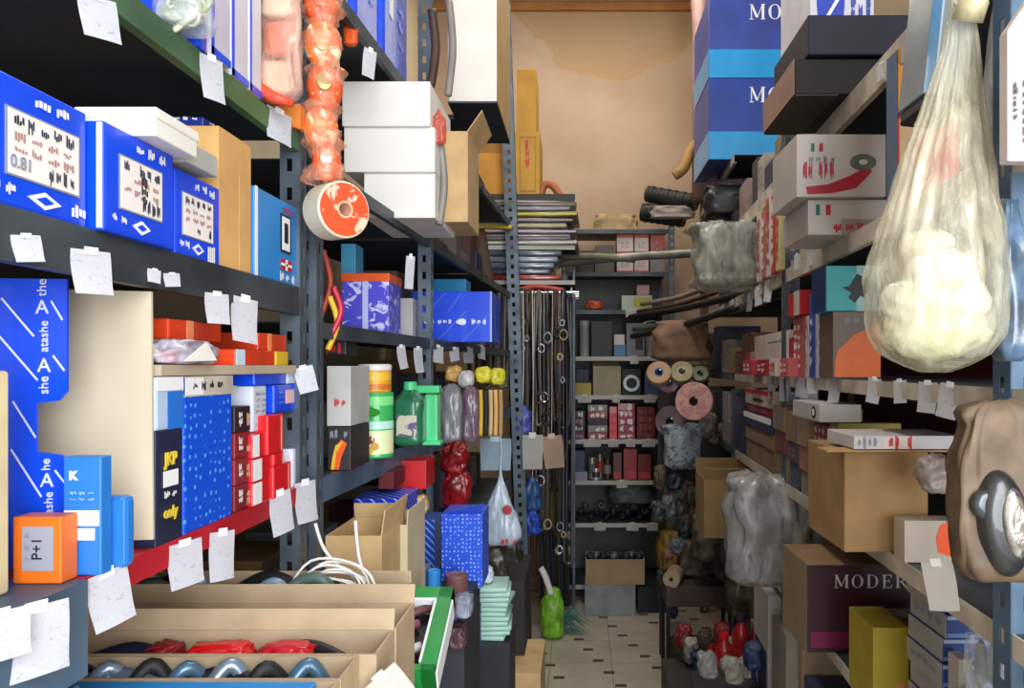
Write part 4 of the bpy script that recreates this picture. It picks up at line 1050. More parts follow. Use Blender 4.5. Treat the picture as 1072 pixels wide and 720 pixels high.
scrawl(t, 'F', .32, .52, .37, .43, INKW, 1, 3, 3, th=.9); scrawl(t, 'F', .74, .95, .37, .43, INKW, 1, 3, 5, th=.9)
deco(t, 'F', .975, 1, 0, 1, mat('#9ab0f4', .5), 'edge_stripe')
front('part_box', 'teal-blue box top showing behind the big bright blue box', 'box', 452, 292, 488, 305, 2.95, .12, mat('#1590c8', .4), z0=CH + .0855)
front('part_box', 'grey and red small box between the violet box and the bright blue box', 'box', 409, 312, 432, 350, 2.28, .12, mat('#b8b4b8', .5), z0=CH + .0855)
t = front('part_box', 'pale blue tall slim box standing behind the violet box', 'box', 357, 255, 372, 300, 2.15, .08, mat('#58b0dc', .4), z0=CH + .0855)
t = front('part_box', 'dark box with red print low behind the slotted post', 'box', 338, 353, 362, 374, 1.62, .08, BLACK, z0=CH + .0255); scrawl(t, 'F', .1, .9, .1, .6, INKR, 1, 3, 3, th=.8)
# items behind slotted post at left of the bay: hanging colourful pieces
for i, (px, y0, y1, m, lb) in enumerate(((338, 262, 330, mat('#a03828', .5), 'dark red hanging hose behind the slotted post'), (349, 300, 350, mat('#c02848', .4), 'crimson looped strap beside the violet box'), (345, 310, 366, YELLOW, 'thin yellow strap curving beside the violet box'))):
    hose('hanging_strap', lb, [P(px, y0, 1.52), P(px + 8, (y0 + y1) / 2, 1.53), P(px - 2, y1, 1.52)], .006, m, 'strap')
# dark stock deep on the shelves so that they are not empty
q = random.Random(21)
DK = [mat('#2c3038', .5), mat('#3a3f52', .5), mat('#54402e', .6), mat('#5a2228', .5), mat('#6a6458', .6), mat('#2a3a6a', .5), mat('#777a80', .5), mat('#7a5a34', .7)]
for lv, (z, nm) in enumerate(((.76, 'top'), (.39, 'second'), (.085, 'third'), (-.212, 'fourth'), (-.58, 'fifth'))):
    y = 2.36 if lv < 2 else 1.50
    n = 0
    while y < 3.85:
        d = q.uniform(.10, .22); h_ = q.uniform(.10, .24) if lv else q.uniform(.1, .2)
        if lv == 2 and 2.5 < y < 3.1 or lv == 2 and y < 2.4: y += d; continue
        if 2.10 < y + d and y < 2.36: y = 2.36; continue
        c = ('black', 'slate', 'brown', 'maroon', 'drab grey', 'navy', 'grey', 'dark kraft')
        k = q.randrange(8); X = XL2(y) - q.uniform(.10, .16)
        box('stock_box', '%s box deep on the %s middle left shelf, %s' % (c[k], nm, ORD[n]), 'box', X - .18, X, y, y + d - .006, CH + z + .0008, CH + z + h_, DK[k], rz=q.uniform(-.05, .05) * 0, group='boxes deep on the middle left rack')
        y += d; n += 1

# cans and jug on the fourth shelf
ZS = CH - .212


def can(name, label, px0, px1, y0, y1, Y, m, band, capm=None, topm=None, group=None, z0=None):
    x0, x1 = xa(px0, Y), xa(px1, Y); r = (x1 - x0) / 2; zb = za(y1, Y) if z0 is None else z0; h_ = za(y0, Y) - zb
    t = thing(name, label, 'can', ((x0 + x1) / 2, Y + r, zb), 0, group)
    bm = bmesh.new(); lathe(bm, [(0, 0), (r * .96, 0), (r, .004), (r * .985, .008), (r * .985, h_ - .008), (r, h_ - .004), (r * .97, h_), (r * .8, h_ - .003), (0, h_ - .003)], 40); obj('can_body', bm, m, t, smooth=False)
    for (v0, v1, bmat) in band:
        bm = bmesh.new(); lathe(bm, [(r * .986, h_ * v0), (r * .996, h_ * v0 + .0005), (r * .996, h_ * v1 - .0005), (r * .986, h_ * v1)], 40); obj('printed_band', bm, bmat, t)
    if capm:
        bm = bmesh.new(); lathe(bm, [(r * .99, h_ - .004), (r * 1.02, h_), (r * 1.02, h_ + .008), (r * .9, h_ + .011), (0, h_ + .011)], 36); obj('lid', bm, capm, t)
    return t, r, h_


GRN = mat('#38b060', .35, var=.08, coat=.3)
GRNP = mat('#4fd08a', .3, var=.08, coat=.3)
t, r, h_ = can('grease_can', 'green and mint printed can with brown and yellow picture on the fourth shelf', 369, 407, 411, 481, 1.76, GRN, ((.06, .42, mat('#dfe8b8', .5)), (.44, .56, mat('#bfe8e0', .4)), (.80, .94, mat('#7fe08a', .4))), z0=ZS + .0008)
DIM[t.name] = (2 * r, 2 * r, h_)
for i, (u, v, c) in enumerate(((-.3, .22, '#a8502a'), (.25, .18, '#c89030'), (.0, .28, '#8a3a20'), (.3, .3, '#e8e0c0'), (-.1, .12, '#e0b840'))):
    bm = bmesh.new(); a0 = -math.pi / 2 + u * .9
    M = Matrix.Translation((r * 1.0 * math.cos(a0), r * 1.0 * math.sin(a0), h_ * v)) @ Matrix.Rotation(a0 + math.pi / 2, 4, 'Z') @ Matrix.Rotation(math.pi / 2, 4, 'X')
    lathe(bm, [(0, .001), (r * .22, .0008), (r * .22, -.001)], 14, M=M); obj('picture', bm, mat(c, .5), t)
bm = bmesh.new(); lathe(bm, [(0, .001), (r * .5, .0006), (r * .5, -.003)], 24, M=Matrix.Translation((0, -r * .985, h_ * .70)) @ Matrix.Rotation(math.pi / 2, 4, 'X') @ Matrix.Diagonal((1, .5, 1, 1))); obj('green_oval', bm, mat('#20901c', .4), t)
zt = ZS + h_
t, r, h_ = can('grease_can', 'yellow and orange can with white lid standing on the green can', 370, 405, 386, 410, 1.765, mat('#dca22c', .4), ((.1, .35, mat('#c8702c', .4)), (.5, .85, mat('#e8b840', .4))), capm=mat('#dcdce0', .4), z0=zt + .0012)
# green jug with handle
Y = 1.98
t = thing('oil_jug', 'translucent green oil jug with handle beside the green can', 'jug', ((xa(408, Y) + xa(440, Y)) / 2, Y + .06, ZS + .0008))
bm = bmesh.new(); wavy(bm, xa(440, Y) - xa(408, Y), .150, .10, 8, neck=.45, top=.78, crump=.03, sq=4); obj('jug_body', bm, mat('#2f7a58', .3, alpha=.9, coat=.4), t, smooth=True)
bm = bmesh.new(); lathe(bm, [(0, .172), (.016, .172), (.018, .168), (.018, .148), (.02, .146), (0, .146)], 20); obj('cap', bm, GRNP, t)
bm = bmesh.new(); bbox(bm, -.025, .028, -.052, -.048, .03, .085, .002); obj('label', bm, pattern('noise', '#c8c8b0', '#6a5a8a', 40, .4), t)
t = thing('plastic_crate_handle', 'bright green plastic jug handle and neck standing right of the oil jug', 'jug', ((xa(441, 2.05) + xa(459, 2.05)) / 2, 2.10, ZS + .0008))
t.name = 'green_jug'
g = lambda px, py: (xa(px, 2.05) - xa(450, 2.05), -.02, za(py, 2.05) - ZS)
bm = bmesh.new(); bbox(bm, g(443, 0)[0], g(457, 0)[0], -.035, .02, .0, g(0, 413)[2], .006); obj('jug_body', bm, GRNP, t)
bm = bmesh.new(); bbox(bm, g(421, 0)[0], g(459, 0)[0], -.04, .0, g(0, 412)[2], g(0, 404)[2], .003); obj('top_rim', bm, GRNP, t)
bm = bmesh.new(); bbox(bm, g(441, 0)[0], g(461, 0)[0], -.045, -.0, 0.0, .012, .003); obj('foot', bm, GRNP, t)
# grey boxes at the left of the cans, standing by the post
t = front('tall_box', 'tall pale grey box with faint red word beside the slotted post', 'box', 342, 383, 367, 444, 1.56, .14, mat('#b4b4b4', .5), z0=za(446, 1.56)); scrawl(t, 'F', .3, .9, .35, .43, INKR, 1, 2, 5, th=.8)
t = front('tall_box', 'black box with orange and yellow picture below the pale grey box', 'box', 343, 447, 367, 508, 1.56, .14, mat('#2a2226', .5), z0=ZS + .0008)
DIM_ = DIM[t.name]
deco(t, 'F', 0, 0, 0, 0, ORANGE, 'picture', poly=[(.15, .02), (.5, .02), (.6, .3), (.85, .62), (.6, .72), (.3, .5), (.25, .25)]); deco(t, 'F', 0, 0, 0, 0, YELLOW, 'picture', h=.0012, poly=[(.15, .02), (.3, .02), (.38, .4), (.7, .68), (.35, .58), (.22, .3)]); scrawl(t, 'F', .1, .9, .76, .92, INKG, 1, 4, 6, th=.9)
# hanging clear bags with dark parts, yellow packets
for i, (a, y0, b, y1, Y, c, lb) in enumerate(((460, 402, 482, 466, 2.35, '#8a8c94', 'clear bag of dark parts hanging right of the green jug'), (482, 404, 500, 464, 2.42, '#7a6478', 'mauve clear bag hanging beside the clear bag of dark parts'))):
    bag('plastic_bag', lb, 'bag', a, y0, b, y1, Y, .05, plastic(c, .75), 3 + i, neck=.5, top=.8)
for i in range(5):
    px = 503 + i * 5.2
    hose('gasket_strip', ('yellow-ended', 'dark', 'pale', 'tan', 'kraft')[i] + ' narrow strip standing below the yellow packets', [P(px, 408, 2.62), P(px + .6, 430, 2.62), P(px, 456, 2.62)], .0075, (YELLOW, RUBBER, mat('#c8b080', .5), TAN, KRAFT2)[i], 'strip')
for i, (px, py, c, lb) in enumerate(((505, 392, '#e0d030', 'bright yellow packet above the gasket strips'), (520, 394, '#c8c020', 'yellow-green packet at right above the gasket strips'), (487, 396, '#c8c4c0', 'whitish packet beside the bright yellow one'), (474, 391, '#d8a85c', 'small orange-tan packet left of the whitish packet'))):
    bag('small_packet', lb, 'packet', px - 9, py - 9, px + 9, py + 10, 2.60 + .03 * (i % 2), .04, mat(c, .35, var=.15, bump=.5), 10 + i, neck=.6)
box('shelf_tray', 'grey steel tray under the yellow packets and hanging bags', 'tray', XL2(2.9) - .05, XL2(2.9) + .06, 2.55, 3.05, ZS + .001, ZS + .02, GREYM)

# red things below the fourth shelf, blue striped box
ZL = CH - .58
STR = pattern('stripes', '#1c3ed0', '#b8c8ff', 22, .35, 0, .93)
for i, (a, y0, b, y1, Y, m, lb) in enumerate(((413, 482, 446, 512, 2.0, mat('#c01c24', .4, var=.2), 'red box in the gap below the cans shelf'), (396, 494, 412, 512, 1.85, MAROON, 'maroon small box left of the red box below the cans shelf'))):
    front('part_box', lb, 'box', a, y0, b, y1, Y, .12, m)
t = front('part_box', 'violet-blue box with pale diagonal stripes below the cans shelf', 'box', 370, 522, 422, 547, 1.80, .16, STR)
for i, (a, y0, b, y1, Y, m, lb) in enumerate(((459, 462, 490, 500, 2.30, mat('#8c141c', .3, var=.5, bump=.9), 'upper dark red crumpled bag hanging by the slotted post'), (461, 494, 492, 534, 2.28, mat('#9a161e', .3, var=.5, bump=.9), 'lower dark red crumpled bag hanging by the slotted post'))):
    bag('red_bag', lb, 'bag', a, y0, b, y1, Y, .06, m, 20 + i, neck=.5, crump=.22)
bag('small_packet', 'yellow and white packet beside the striped violet-blue box', 'packet', 424, 518, 446, 540, 2.05, .05, pattern('noise', '#e0b040', '#e8e4e0', 26, .4, 0, .5), 31, neck=.6)
# supports: stacked cartons below
t = front('cardboard_carton', 'open tan carton standing right of the cable carton', 'carton', 372, 560, 408, 640, 1.50, .22, KRAFT, z0=ZL + .001) if False else open_carton('cardboard_carton', 'open tan carton with orange-brown inside, right of the white cables', 'carton', xa(346, 1.5), xa(404, 1.5), 1.47, 1.66, CH - .47, CH - .325, KRAFT, flaps=(('R', .05, 8), ('B', .03, -5)))
open_carton('cardboard_carton', 'pale kraft open carton with upright flap beside the blue spotted boxes', 'carton', xa(404, 1.66), xa(431, 1.66), 1.62, 1.80, CH - .52, CH - .335, mat('#c8bc9c', .8), flaps=(('R', .03, 4),))
box('storage_carton', 'kraft carton stacked under the small open cartons', 'carton', -.476, -.345, 1.465, 1.82, 0, CH - .522, KRAFT2)
t = side('part_box', 'x', 'box', 1, 2, -.5, 0, 1, .1, BLUE) if False else None
DOT = pattern('dots', '#2350d8', '#88b0f4', 95, .4, 0, .25)
ST2 = pattern('stripes', '#1f48c8', '#8fb4f4', 30, .4, 0, .80)
front('part_box', 'tall blue box with wavy pale stripes below the rack shelf', 'box', 431, 544, 455, 598, 2.15, .12, ST2, z0=ZL + .001)
t = front('part_box', 'blue box with fine pale dots standing behind the hanging label bag', 'box', 462, 538, 505, 604, 2.0, .14, DOT, z0=ZL + .001)
bm = bmesh.new(); w_ = DIM[t.name]; v = [bm.verts.new(p) for p in ((-w_[0] / 2, -w_[1] / 2, w_[2]), (w_[0] / 2, -w_[1] / 2, w_[2]), (w_[0] / 2, -w_[1] / 2 + .004, w_[2] + .028), (-w_[0] / 2 + .03, -w_[1] / 2 + .004, w_[2] + .005))]
bm.faces.new(v); bmesh.ops.solidify(bm, geom=list(bm.faces), thickness=.001); obj('flap', bm, DOT, t)
can('blue_tin', 'shiny light blue cylinder below the striped blue box', 446, 460, 598, 632, 1.80, mat('#2a8ae0', .3, coat=.4), ())
front('part_box', 'small grey-blue box left of the light blue cylinder', 'box', 432, 596, 446, 622, 1.82, .06, mat('#5c6f96', .5))
can('brown_tin', 'brown and pink part lying right of the light blue cylinder', 464, 488, 604, 630, 1.85, mat('#7a5050', .5), ())
box('storage_carton', 'dark carton below the light blue cylinder', 'carton', -.395, -.27, 1.77, 2.05, 0, za(632, 1.80) - .001, mat('#2c313c', .6))
for i, (px, py, c, nm) in enumerate(((470, 640, '#3a4a80', 'slate violet'), (484, 636, '#8a90a4', 'pale grey'), (462, 662, '#24304e', 'dark blue'), (478, 668, '#5a4048', 'dull plum'))):
    bag('small_packet', nm + ' crumpled packet leaning on the dark carton right of the green tray', 'packet', px - 10, py - 12, px + 10, py + 14, 1.715, .055, mat(c, .4, var=.3, bump=.8), 600 + i, neck=.8, crump=.2)
# green box with white-rimmed opening, right of the open cartons
t = thing('green_tray_box', 'bright green tray with white inner rim, leaning down towards the camera, full of dark parts', 'tray', (-.345, 1.47, 1.015 - .05)); GRB_ = mat('#128a3c', .4, coat=.3)
wx, wy, z = .175, .22, .05
for nm, d_, mm in (('body', ((-wx / 2, wx / 2, -wy / 2, -wy / 2 + .014, 0, z), (-wx / 2, wx / 2, wy / 2 - .034, wy / 2, 0, z), (-wx / 2, -wx / 2 + .014, -wy / 2, wy / 2, 0, z), (wx / 2 - .028, wx / 2, -wy / 2, wy / 2, 0, z)), GRB_), ('base', ((-wx / 2 + .014, wx / 2 - .028, -wy / 2 + .014, wy / 2 - .034, 0, .012),), BLACK),
                   ('white_rim', ((-wx / 2 + .02, wx / 2 - .028, wy / 2 - .039, wy / 2 - .034, .01, z + .001), (wx / 2 - .033, wx / 2 - .028, -wy / 2 + .02, wy / 2 - .034, .01, z + .001)), INKW), ('white_edge', ((wx / 2, wx / 2 + .003, -wy / 2, wy / 2 - .03, .0, z - .008),), INKW)):
    bm = bmesh.new()
    for a in d_: bbox(bm, *a, bev=.0015)
    obj(nm, bm, mm, t)
t.rotation_euler = (rad(24), 0, 0)
Mg = Matrix.Translation(t.location) @ Matrix.Rotation(rad(24), 4, 'X')
for i, (x, y, m, lb) in enumerate(((-.03, .04, RUBBER, 'black rod part lying at the back of the green tray'), (.0, .01, mat('#7a4450', .4), 'dusky pink part in the middle of the green tray'), (-.02, -.02, STEEL, 'silver part in the green tray'), (.015, -.05, mat('#c8c4cc', .5), 'pale part near the front of the green tray'), (-.035, -.075, mat('#3a3a70', .4), 'dark violet part at the front of the green tray'), (.02, .055, mat('#5a3038', .5), 'maroon part at the back right of the green tray'), (-.05, .0, RUBBER, 'black part at the left side of the green tray'))):
    hose('metal_part', lb, [Mg @ Vector((x - .03, y - .012, .022)), Mg @ Vector((x, y, .032)), Mg @ Vector((x + .03, y + .02, .026))], .009, m, 'part')
box('storage_carton', 'dark blue carton carrying the green tray', 'carton', -.43, -.262, 1.36, 1.45, 0, .88, NAVY)
hose('metal_chain', 'white twisted wire tangle right of the green box', [P(478, 690, 1.9), P(484, 678, 1.9), P(490, 690, 1.92), P(482, 698, 1.9), P(476, 706, 1.9), P(486, 712, 1.9)], .004, WHITE, 'wire')
# mint stack
for i in range(11):
    Y = 2.35; z = za(672, Y) + i * .0148
    t = thing('mint_packet', 'flat pale mint packet in the stack by the aisle post, ' + ('lowest', 'second from bottom', 'third from bottom', 'fourth from bottom', 'fifth from bottom', 'middle', 'fifth from top', 'fourth from top', 'third from top', 'second from top', 'topmost')[i], 'packet', (xa(509 + (i * 7 % 5) - 2, Y), Y + .08, z), (i * 13 % 7 - 3) * .03, 'pale mint packets in a stack')
    bm = bmesh.new(); bbox(bm, -.066, .066, -.07, .07, 0, .0135, .006); obj('packet_body', bm, mat('#a8d0c4', .4, var=.1, bump=.4), t, smooth=True)
    if i == 4: pass
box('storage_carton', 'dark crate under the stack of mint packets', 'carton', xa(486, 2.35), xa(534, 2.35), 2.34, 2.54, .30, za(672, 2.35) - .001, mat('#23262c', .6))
box('storage_carton', 'pale tan closed carton on the floor at the foot of the aisle post', 'carton', xa(478, 2.75), xa(566, 2.75), 2.75, 3.10, 0, za(705, 2.75), KRAFT)
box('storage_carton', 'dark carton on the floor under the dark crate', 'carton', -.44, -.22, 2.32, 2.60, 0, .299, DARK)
front('part_box', 'small pale pinkish box below the grey-blue parts by the green box', 'box', 470, 674, 492, 690, 2.0, .1, mat('#b89a8c', .6))
front('part_box', 'violet and white box standing beside the mint stack', 'box', 486, 640, 500, 690, 2.18, .08, pattern('noise', '#3a3f9a', '#a8b0c8', 20, .4, 0, .55))
box('storage_carton', 'grey carton under the violet and white box', 'carton', -.46, -.30, 2.10, 2.29, 0, za(690, 2.15), mat('#5a5c62', .7))
bag('small_packet', 'crumpled white packet on top of the mint stack', 'packet', 498, 594, 516, 612, 2.4, .05, mat('#d4dcec', .5), 41, neck=.6)
# label bag hanging in front of aisle post, white cards
t = bag('plastic_bag', 'clear pointed bag with red dot and red text hanging by the aisle post', 'bag', 503, 488, 543, 572, 2.9, .06, plastic('#c8d8ea', .85, .2), 44, hang=CH - .25, neck=.04, top=.15, crump=.12)
bm = bmesh.new(); lathe(bm, [(0, .002), (.018, .0015), (.018, -.004)], 20, M=Matrix.Translation((.03, -.040, .14)) @ Matrix.Rotation(math.pi / 2, 4, 'X')); obj('red_dot', bm, mat('#b83a44', .4), t)
DIM[t.name] = (.145, .08, .3); scrawl(t, 'F', .55, .98, .04, .10, INKR, 1, 4, 6, th=.9)
CARD = mat('#cdd4dc', .6)
for i, (a, y0, b, y1, Y, m, lb) in enumerate(((503, 459, 535, 492, 2.95, mat('#b8d0e4', .6), 'pale blue-white card hanging left of the aisle post'), (547, 455, 568, 491, 3.95, WHITE, 'white paper card hanging just right of the aisle post'), (567, 456, 588, 490, 3.97, mat('#e0bca8', .6), 'pinkish paper card hanging right of the white card'))):
    if i: c0 = P((a + b) / 2, y0, Y); hose('hanging_string', ('', 'thin string holding the white paper card', 'thin string holding the pinkish paper card')[i], [c0 + Vector((0, 0, -.01)), Vector((c0.x, 4.06, CH + .2)), Vector((c0.x, 4.10, CH + .407))], .0015, WHITE, 'string', None, 4)
    paper('paper_card', lb, P((a + b) / 2, y0, Y), (b - a) * Y / F, (y1 - y0) * Y / F, (0, -1), 0, .05, m, seed=180 + i, cat='card', roll=(0, 0, -6)[i])
# blue bags hanging near the aisle post
for i, (a, y0, b, y1, Y, c, lb) in enumerate(((538, 425, 556, 455, 4.0, '#4a58b8', 'blue-violet printed bag hanging left above the white card'), (548, 500, 566, 535, 4.0, '#2a5a9a', 'dark blue bag hanging below the white card'), (548, 535, 566, 560, 4.0, '#1c48c0', 'bright blue bag hanging low behind the aisle post'), (520, 560, 545, 600, 3.2, '#3a342e', 'dark brown bag behind the aisle post foot'), (505, 575, 530, 610, 2.9, '#4a4038', 'dark brown bag under the pointed clear bag'))):
    bag('plastic_bag', lb, 'bag', a, y0, b, y1, min(Y, 4.0) if Y < 3.9 else 4.02, .05, mat(c, .35, var=.3, bump=.7, scale=20), 50 + i, neck=.4, hang=(CH + .405, CH + .405, za(535, 4.0) - .002, None, None)[i])

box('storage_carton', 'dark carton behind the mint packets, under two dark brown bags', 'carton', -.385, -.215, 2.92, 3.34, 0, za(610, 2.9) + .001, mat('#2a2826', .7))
# ------------------------------------------------------------------ back left: ochre cartons, stacks, belts
Y = 4.20
ZB = CH + .94
t = front('ochre_carton', 'tall narrow ochre carton on the top back-left shelf, upper one', 'carton', 541, 71, 561, 137, Y, .3, OCHRE)
t2 = front('ochre_carton', 'ochre carton with small framed dark lettering below the tall ochre one', 'carton', 539, 138, 565, 194, Y - .01, .32, OCHRE, z0=ZB + .001)
b = deco(t2, 'F', .18, .85, .05, .93, mat('#a87828', .6), 'printed_frame'); deco(t2, 'F', .23, .80, .08, .90, OCHRE, 'frame_inside', h=.0012); scrawl(t2, 'F', .38, .65, .45, .85, INKR, 3, 1, 3, th=.8, lift=.003)
t3 = front('ochre_carton', 'low orange-ochre carton left of the aisle post on the back-left shelf', 'carton', 490, 160, 537, 194, Y, .3, mat('#d0933a', .7), z0=ZB + .001)
t4 = front('ochre_carton', 'flat open-topped orange carton resting on the low ochre carton', 'carton', 494, 143, 536, 159, Y + .02, .26, mat('#b07a3a', .7))
t.location.z = t2.location.z + DIM[t2.name][2] + .001
t4.location.z = t3.location.z + DIM[t3.name][2] + .001
PKM = ['#8a8580', '#a8a4a8', '#6a5f64', '#9a8a96', '#5a5350', '#8a7f50', '#7a6a72', '#b0aaa4']
for i in range(8):
    z = CH + .66 + .001 + i * .031
    a, b = 482 + (i * 5 % 4) * 4, 606 - (i * 3 % 5) * 3
    t = thing('gasket_packet', 'flat plastic-wrapped gasket pack in the pile under the ochre carton, ' + ('lowest', 'second from bottom', 'third from bottom', 'fourth from bottom', 'fifth from bottom', 'third from top', 'second from top', 'topmost')[i], 'pack', (xa((a + b) / 2, 4.15), 4.34, z), (i * 17 % 5 - 2) * .015, 'flat packs piled under the ochre carton')
    L_ = (b - a) * 4.15 / F; bm = bmesh.new(); bbox(bm, -L_ / 2, L_ / 2, -.19, .19, 0, .028, .010); obj('pack_body', bm, mat(PKM[i], .3, var=.25, bump=.8, coat=.4, scale=14), t, smooth=True)
    bm = bmesh.new(); bbox(bm, -L_ * .48, L_ * .49, -.1915, -.188, .010, .019); obj('printed_edge', bm, mat(('#d8d4d0', '#5a4a5a', '#c0b8c0', '#c8c040', '#a09098', '#d8d030', '#9aa0a8', '#5a5458')[i], .5), t)
for i in range(5):
    z = CH + .47 + .001 + i * .033; a, b = 500 + (i % 3) * 3, 588 - (i * 3 % 4) * 4
    t = thing('gasket_packet', 'flat shiny pack in the lower back-left pile, ' + ('lowest', 'second from bottom', 'middle', 'second from top', 'topmost')[i], 'pack', (xa((a + b) / 2, 4.15), 4.32, z), 0, 'flat shiny packs in the lower back-left pile')
    L_ = (b - a) * 4.15 / F; bm = bmesh.new(); bbox(bm, -L_ / 2, L_ / 2, -.17, .17, 0, .030, .012); obj('pack_body', bm, mat(('#a03a2c', '#5a6270', '#7a8898', '#8f9aa8', '#5c646e')[i], .2, var=.3, bump=.9, coat=.5, scale=14), t, smooth=True)
hose('brown_strap', 'brown leathery strap drooping at the left of the flat packs', [P(478, 238, 4.0), P(500, 242, 4.0), P(505, 265, 4.0), P(511, 300, 4.0), P(515, 318, 4.0)], .035, mat('#6e5444', .7), 'strap')
hose('yellow_rod', 'yellow rod sticking out left of the flat packs', [P(484, 241, 3.95), P(505, 237, 3.95), P(536, 238, 3.95)], .012, mat('#c8b030', .5), 'rod')
hose('orange_hose_end', 'small orange hose end curling beside the ochre carton', [P(566, 204, 4.3), P(570, 194, 4.3), P(578, 194, 4.3), P(588, 206, 4.3)], .022, mat('#b8683c', .5), 'hose')
hose('red_rod', 'thin red rod lying across the belts near the back', [P(536, 306, 4.12), P(560, 300, 4.12), P(590, 304, 4.12)], .014, mat('#b83a28', .5), 'rod')
# hanging belts and wiper strips below
q = random.Random(5)
BELTM = (RUBBER, DARK, mat('#6c6a68', .35, .3), BROWN, mat('#8f8c86', .3, .4), NAVY, mat('#5c5a44', .5), mat('#77706a', .4))  # the two metallic greys stand in for whitish highlights on dark belts
for i in range(64):
    Y = (4.10, 4.22, 4.34, 4.46)[i % 4]; px = 496 + i * 1.55 + q.uniform(-1.5, 1.5); y1 = q.uniform(400, 480) if i % 3 else q.uniform(500, 610)
    if px < 538: y1 = min(y1, 400)
    ztop = CH + .408; b = P(px, y1, Y); a = Vector((b.x, Y, ztop - .008)); wd = q.uniform(.010, .034); n = 8; sw = q.uniform(-.02, .02)
    pts = [a + Vector((wd * .6 * math.cos(s_ / n * math.pi), 0, wd * .5 * math.sin(s_ / n * math.pi))) for s_ in range(n + 1)] + [(a + b) / 2 + Vector((-wd * 1.1 + sw, .004, 0))] + [b + Vector((-wd * math.cos(s_ / n * math.pi), q.uniform(-.01, .01), -wd * math.sin(s_ / n * math.pi))) for s_ in range(n + 1)] + [(a + b) / 2 + Vector((wd * 1.1 + sw, -.004, 0))]
    kb = q.randrange(8); nb = ('black', 'charcoal', 'highlight-grey metallic', 'brown', 'highlight-pale metallic', 'navy', 'olive', 'taupe')[kb]; lo = 'short' if y1 < 440 else 'medium' if y1 < 495 else 'long'
    bm = bmesh.new(); tube(bm, pts, q.uniform(.006, .012), 5, closed=True)
    tag(obj('hanging_belt', bm, BELTM[kb], smooth=True), '%s %s looped belt in the bunch hanging left of the far rack' % (lo, nb), 'belt', '%s %s belts left of the far rack' % (lo, nb))
for i in range(9):
    px = 566 + i * 3.4; Y = 4.45 + .02 * i
    hose('wiper_blade', 'dark upright blade leaning in the bunch beside the foot of the far rack', [P(px, 545 + (i % 3) * 9, Y), P(px + 1 + i % 2, 590, Y), P(px + 2, 634, Y)], .010, (NAVY, BLACK, DARK)[i % 3], 'blade', 'dark blades leaning beside the far rack foot', 6)
q = random.Random(15)
for i in range(34):
    px, py = q.uniform(541, 590), q.uniform(335, 590); Y = 4.10 - q.uniform(0.012, .03); r_ = q.uniform(.010, .026)
    c = P(px, py, Y); bm = bmesh.new(); n = 10
    tube(bm, [c + Vector((r_ * math.cos(s_ / n * 6.283), q.uniform(-.006, .006), r_ * 1.3 * math.sin(s_ / n * 6.283))) for s_ in range(n)], q.uniform(.004, .009), 5, closed=True)
    tube(bm, [c + Vector((0, 0, r_ * 1.3)), Vector((c.x, 4.094, CH + .392)), Vector((c.x, 4.10, CH + .408))], .0014, 4)
    tag(obj('ring_part', bm, (STEEL, mat('#b09a70', .4), RUBBER, mat('#8a8f96', .3, .5), BROWN)[i % 5], smooth=True), '%s ring dangling on a wire in the %s part of the hanging belts' % (('silver', 'brass', 'black', 'grey', 'brown')[i % 5], 'upper' if py < 420 else 'middle' if py < 505 else 'lower'), 'ring', '%s rings dangling among the belts' % ('silver', 'brass', 'black', 'grey', 'brown')[i % 5])
bm = bmesh.new(); bbox(bm, xa(574, 4.6), xa(590, 4.6), 4.76, 4.80, 0, 1.9, .004); tag(obj('ochre_board', bm, mat('#8a7a40', .7)), 'dull ochre upright board between belts and the far rack post', 'board')
t = bag('green_bag', 'lime green plastic bag standing on the floor behind the aisle post', 'bag', 566, 618, 590, 664, 4.18, .14, mat('#86c83a', .35, var=.3, bump=.6, scale=14), 61, neck=.5, z0=.001)
t = thing('plastic_broom', 'blue-green brush head bristles lying on the floor beside the lime bag', 'brush', P(586, 662, 4.3) + Vector((0, 0, -.02))); t.location.z = .0
q = random.Random(2)
bm = bmesh.new()
for i in range(46):
    an = q.uniform(-1.0, 1.2); r_ = q.uniform(.10, .17); bb = Vector((q.uniform(-.04, .01), q.uniform(-.02, .04), .035))
    tube(bm, [bb, bb + Vector((r_ * .6 * math.cos(an * .6), 0, .03 + r_ * .5 * math.sin(an + .3))), bb + Vector((r_ * 1.1 * math.cos(an * .6), -.02, max(-.03, r_ * .7 * math.sin(an))))], [.004, .003, .001], 4)
obj('bristles', bm, mat('#4a8078', .5), t); bm = bmesh.new(); bbox(bm, -.07, .02, -.03, .05, .0, .07, .01); obj('brush_block', bm, mat('#3a6a58', .5), t)
hose('white_cone', 'white pointed plastic piece leaning above the lime green bag', [P(577, 622, 4.2), P(571, 604, 4.2), P(566, 594, 4.2)], [.04, .02, .004] if False else .018, WHITE, 'cone')

# ------------------------------------------------------------------ right racks
def rbox(name, label, cat, pa, pb, z0, z1, w, m, out=0.0, **k):
    """box whose aisle side follows the right rack edge between two pixel columns (pa < pb)"""
    Yn, Yf_ = YR(pb), YR(pa); X = XR((Yn + Yf_) / 2) - out
    return box(name, label, cat, X, X + w, Yn + .002, Yf_ - .002, z0 + .0008, z1, m, rz=-.04, **dict(dict(flap='LF'), **k))


R1, R2, R3, R4, R5, R6 = CH + .627, CH + .305, CH - .03, CH - .365, CH - .70, CH - 1.2
R0 = CH + .95
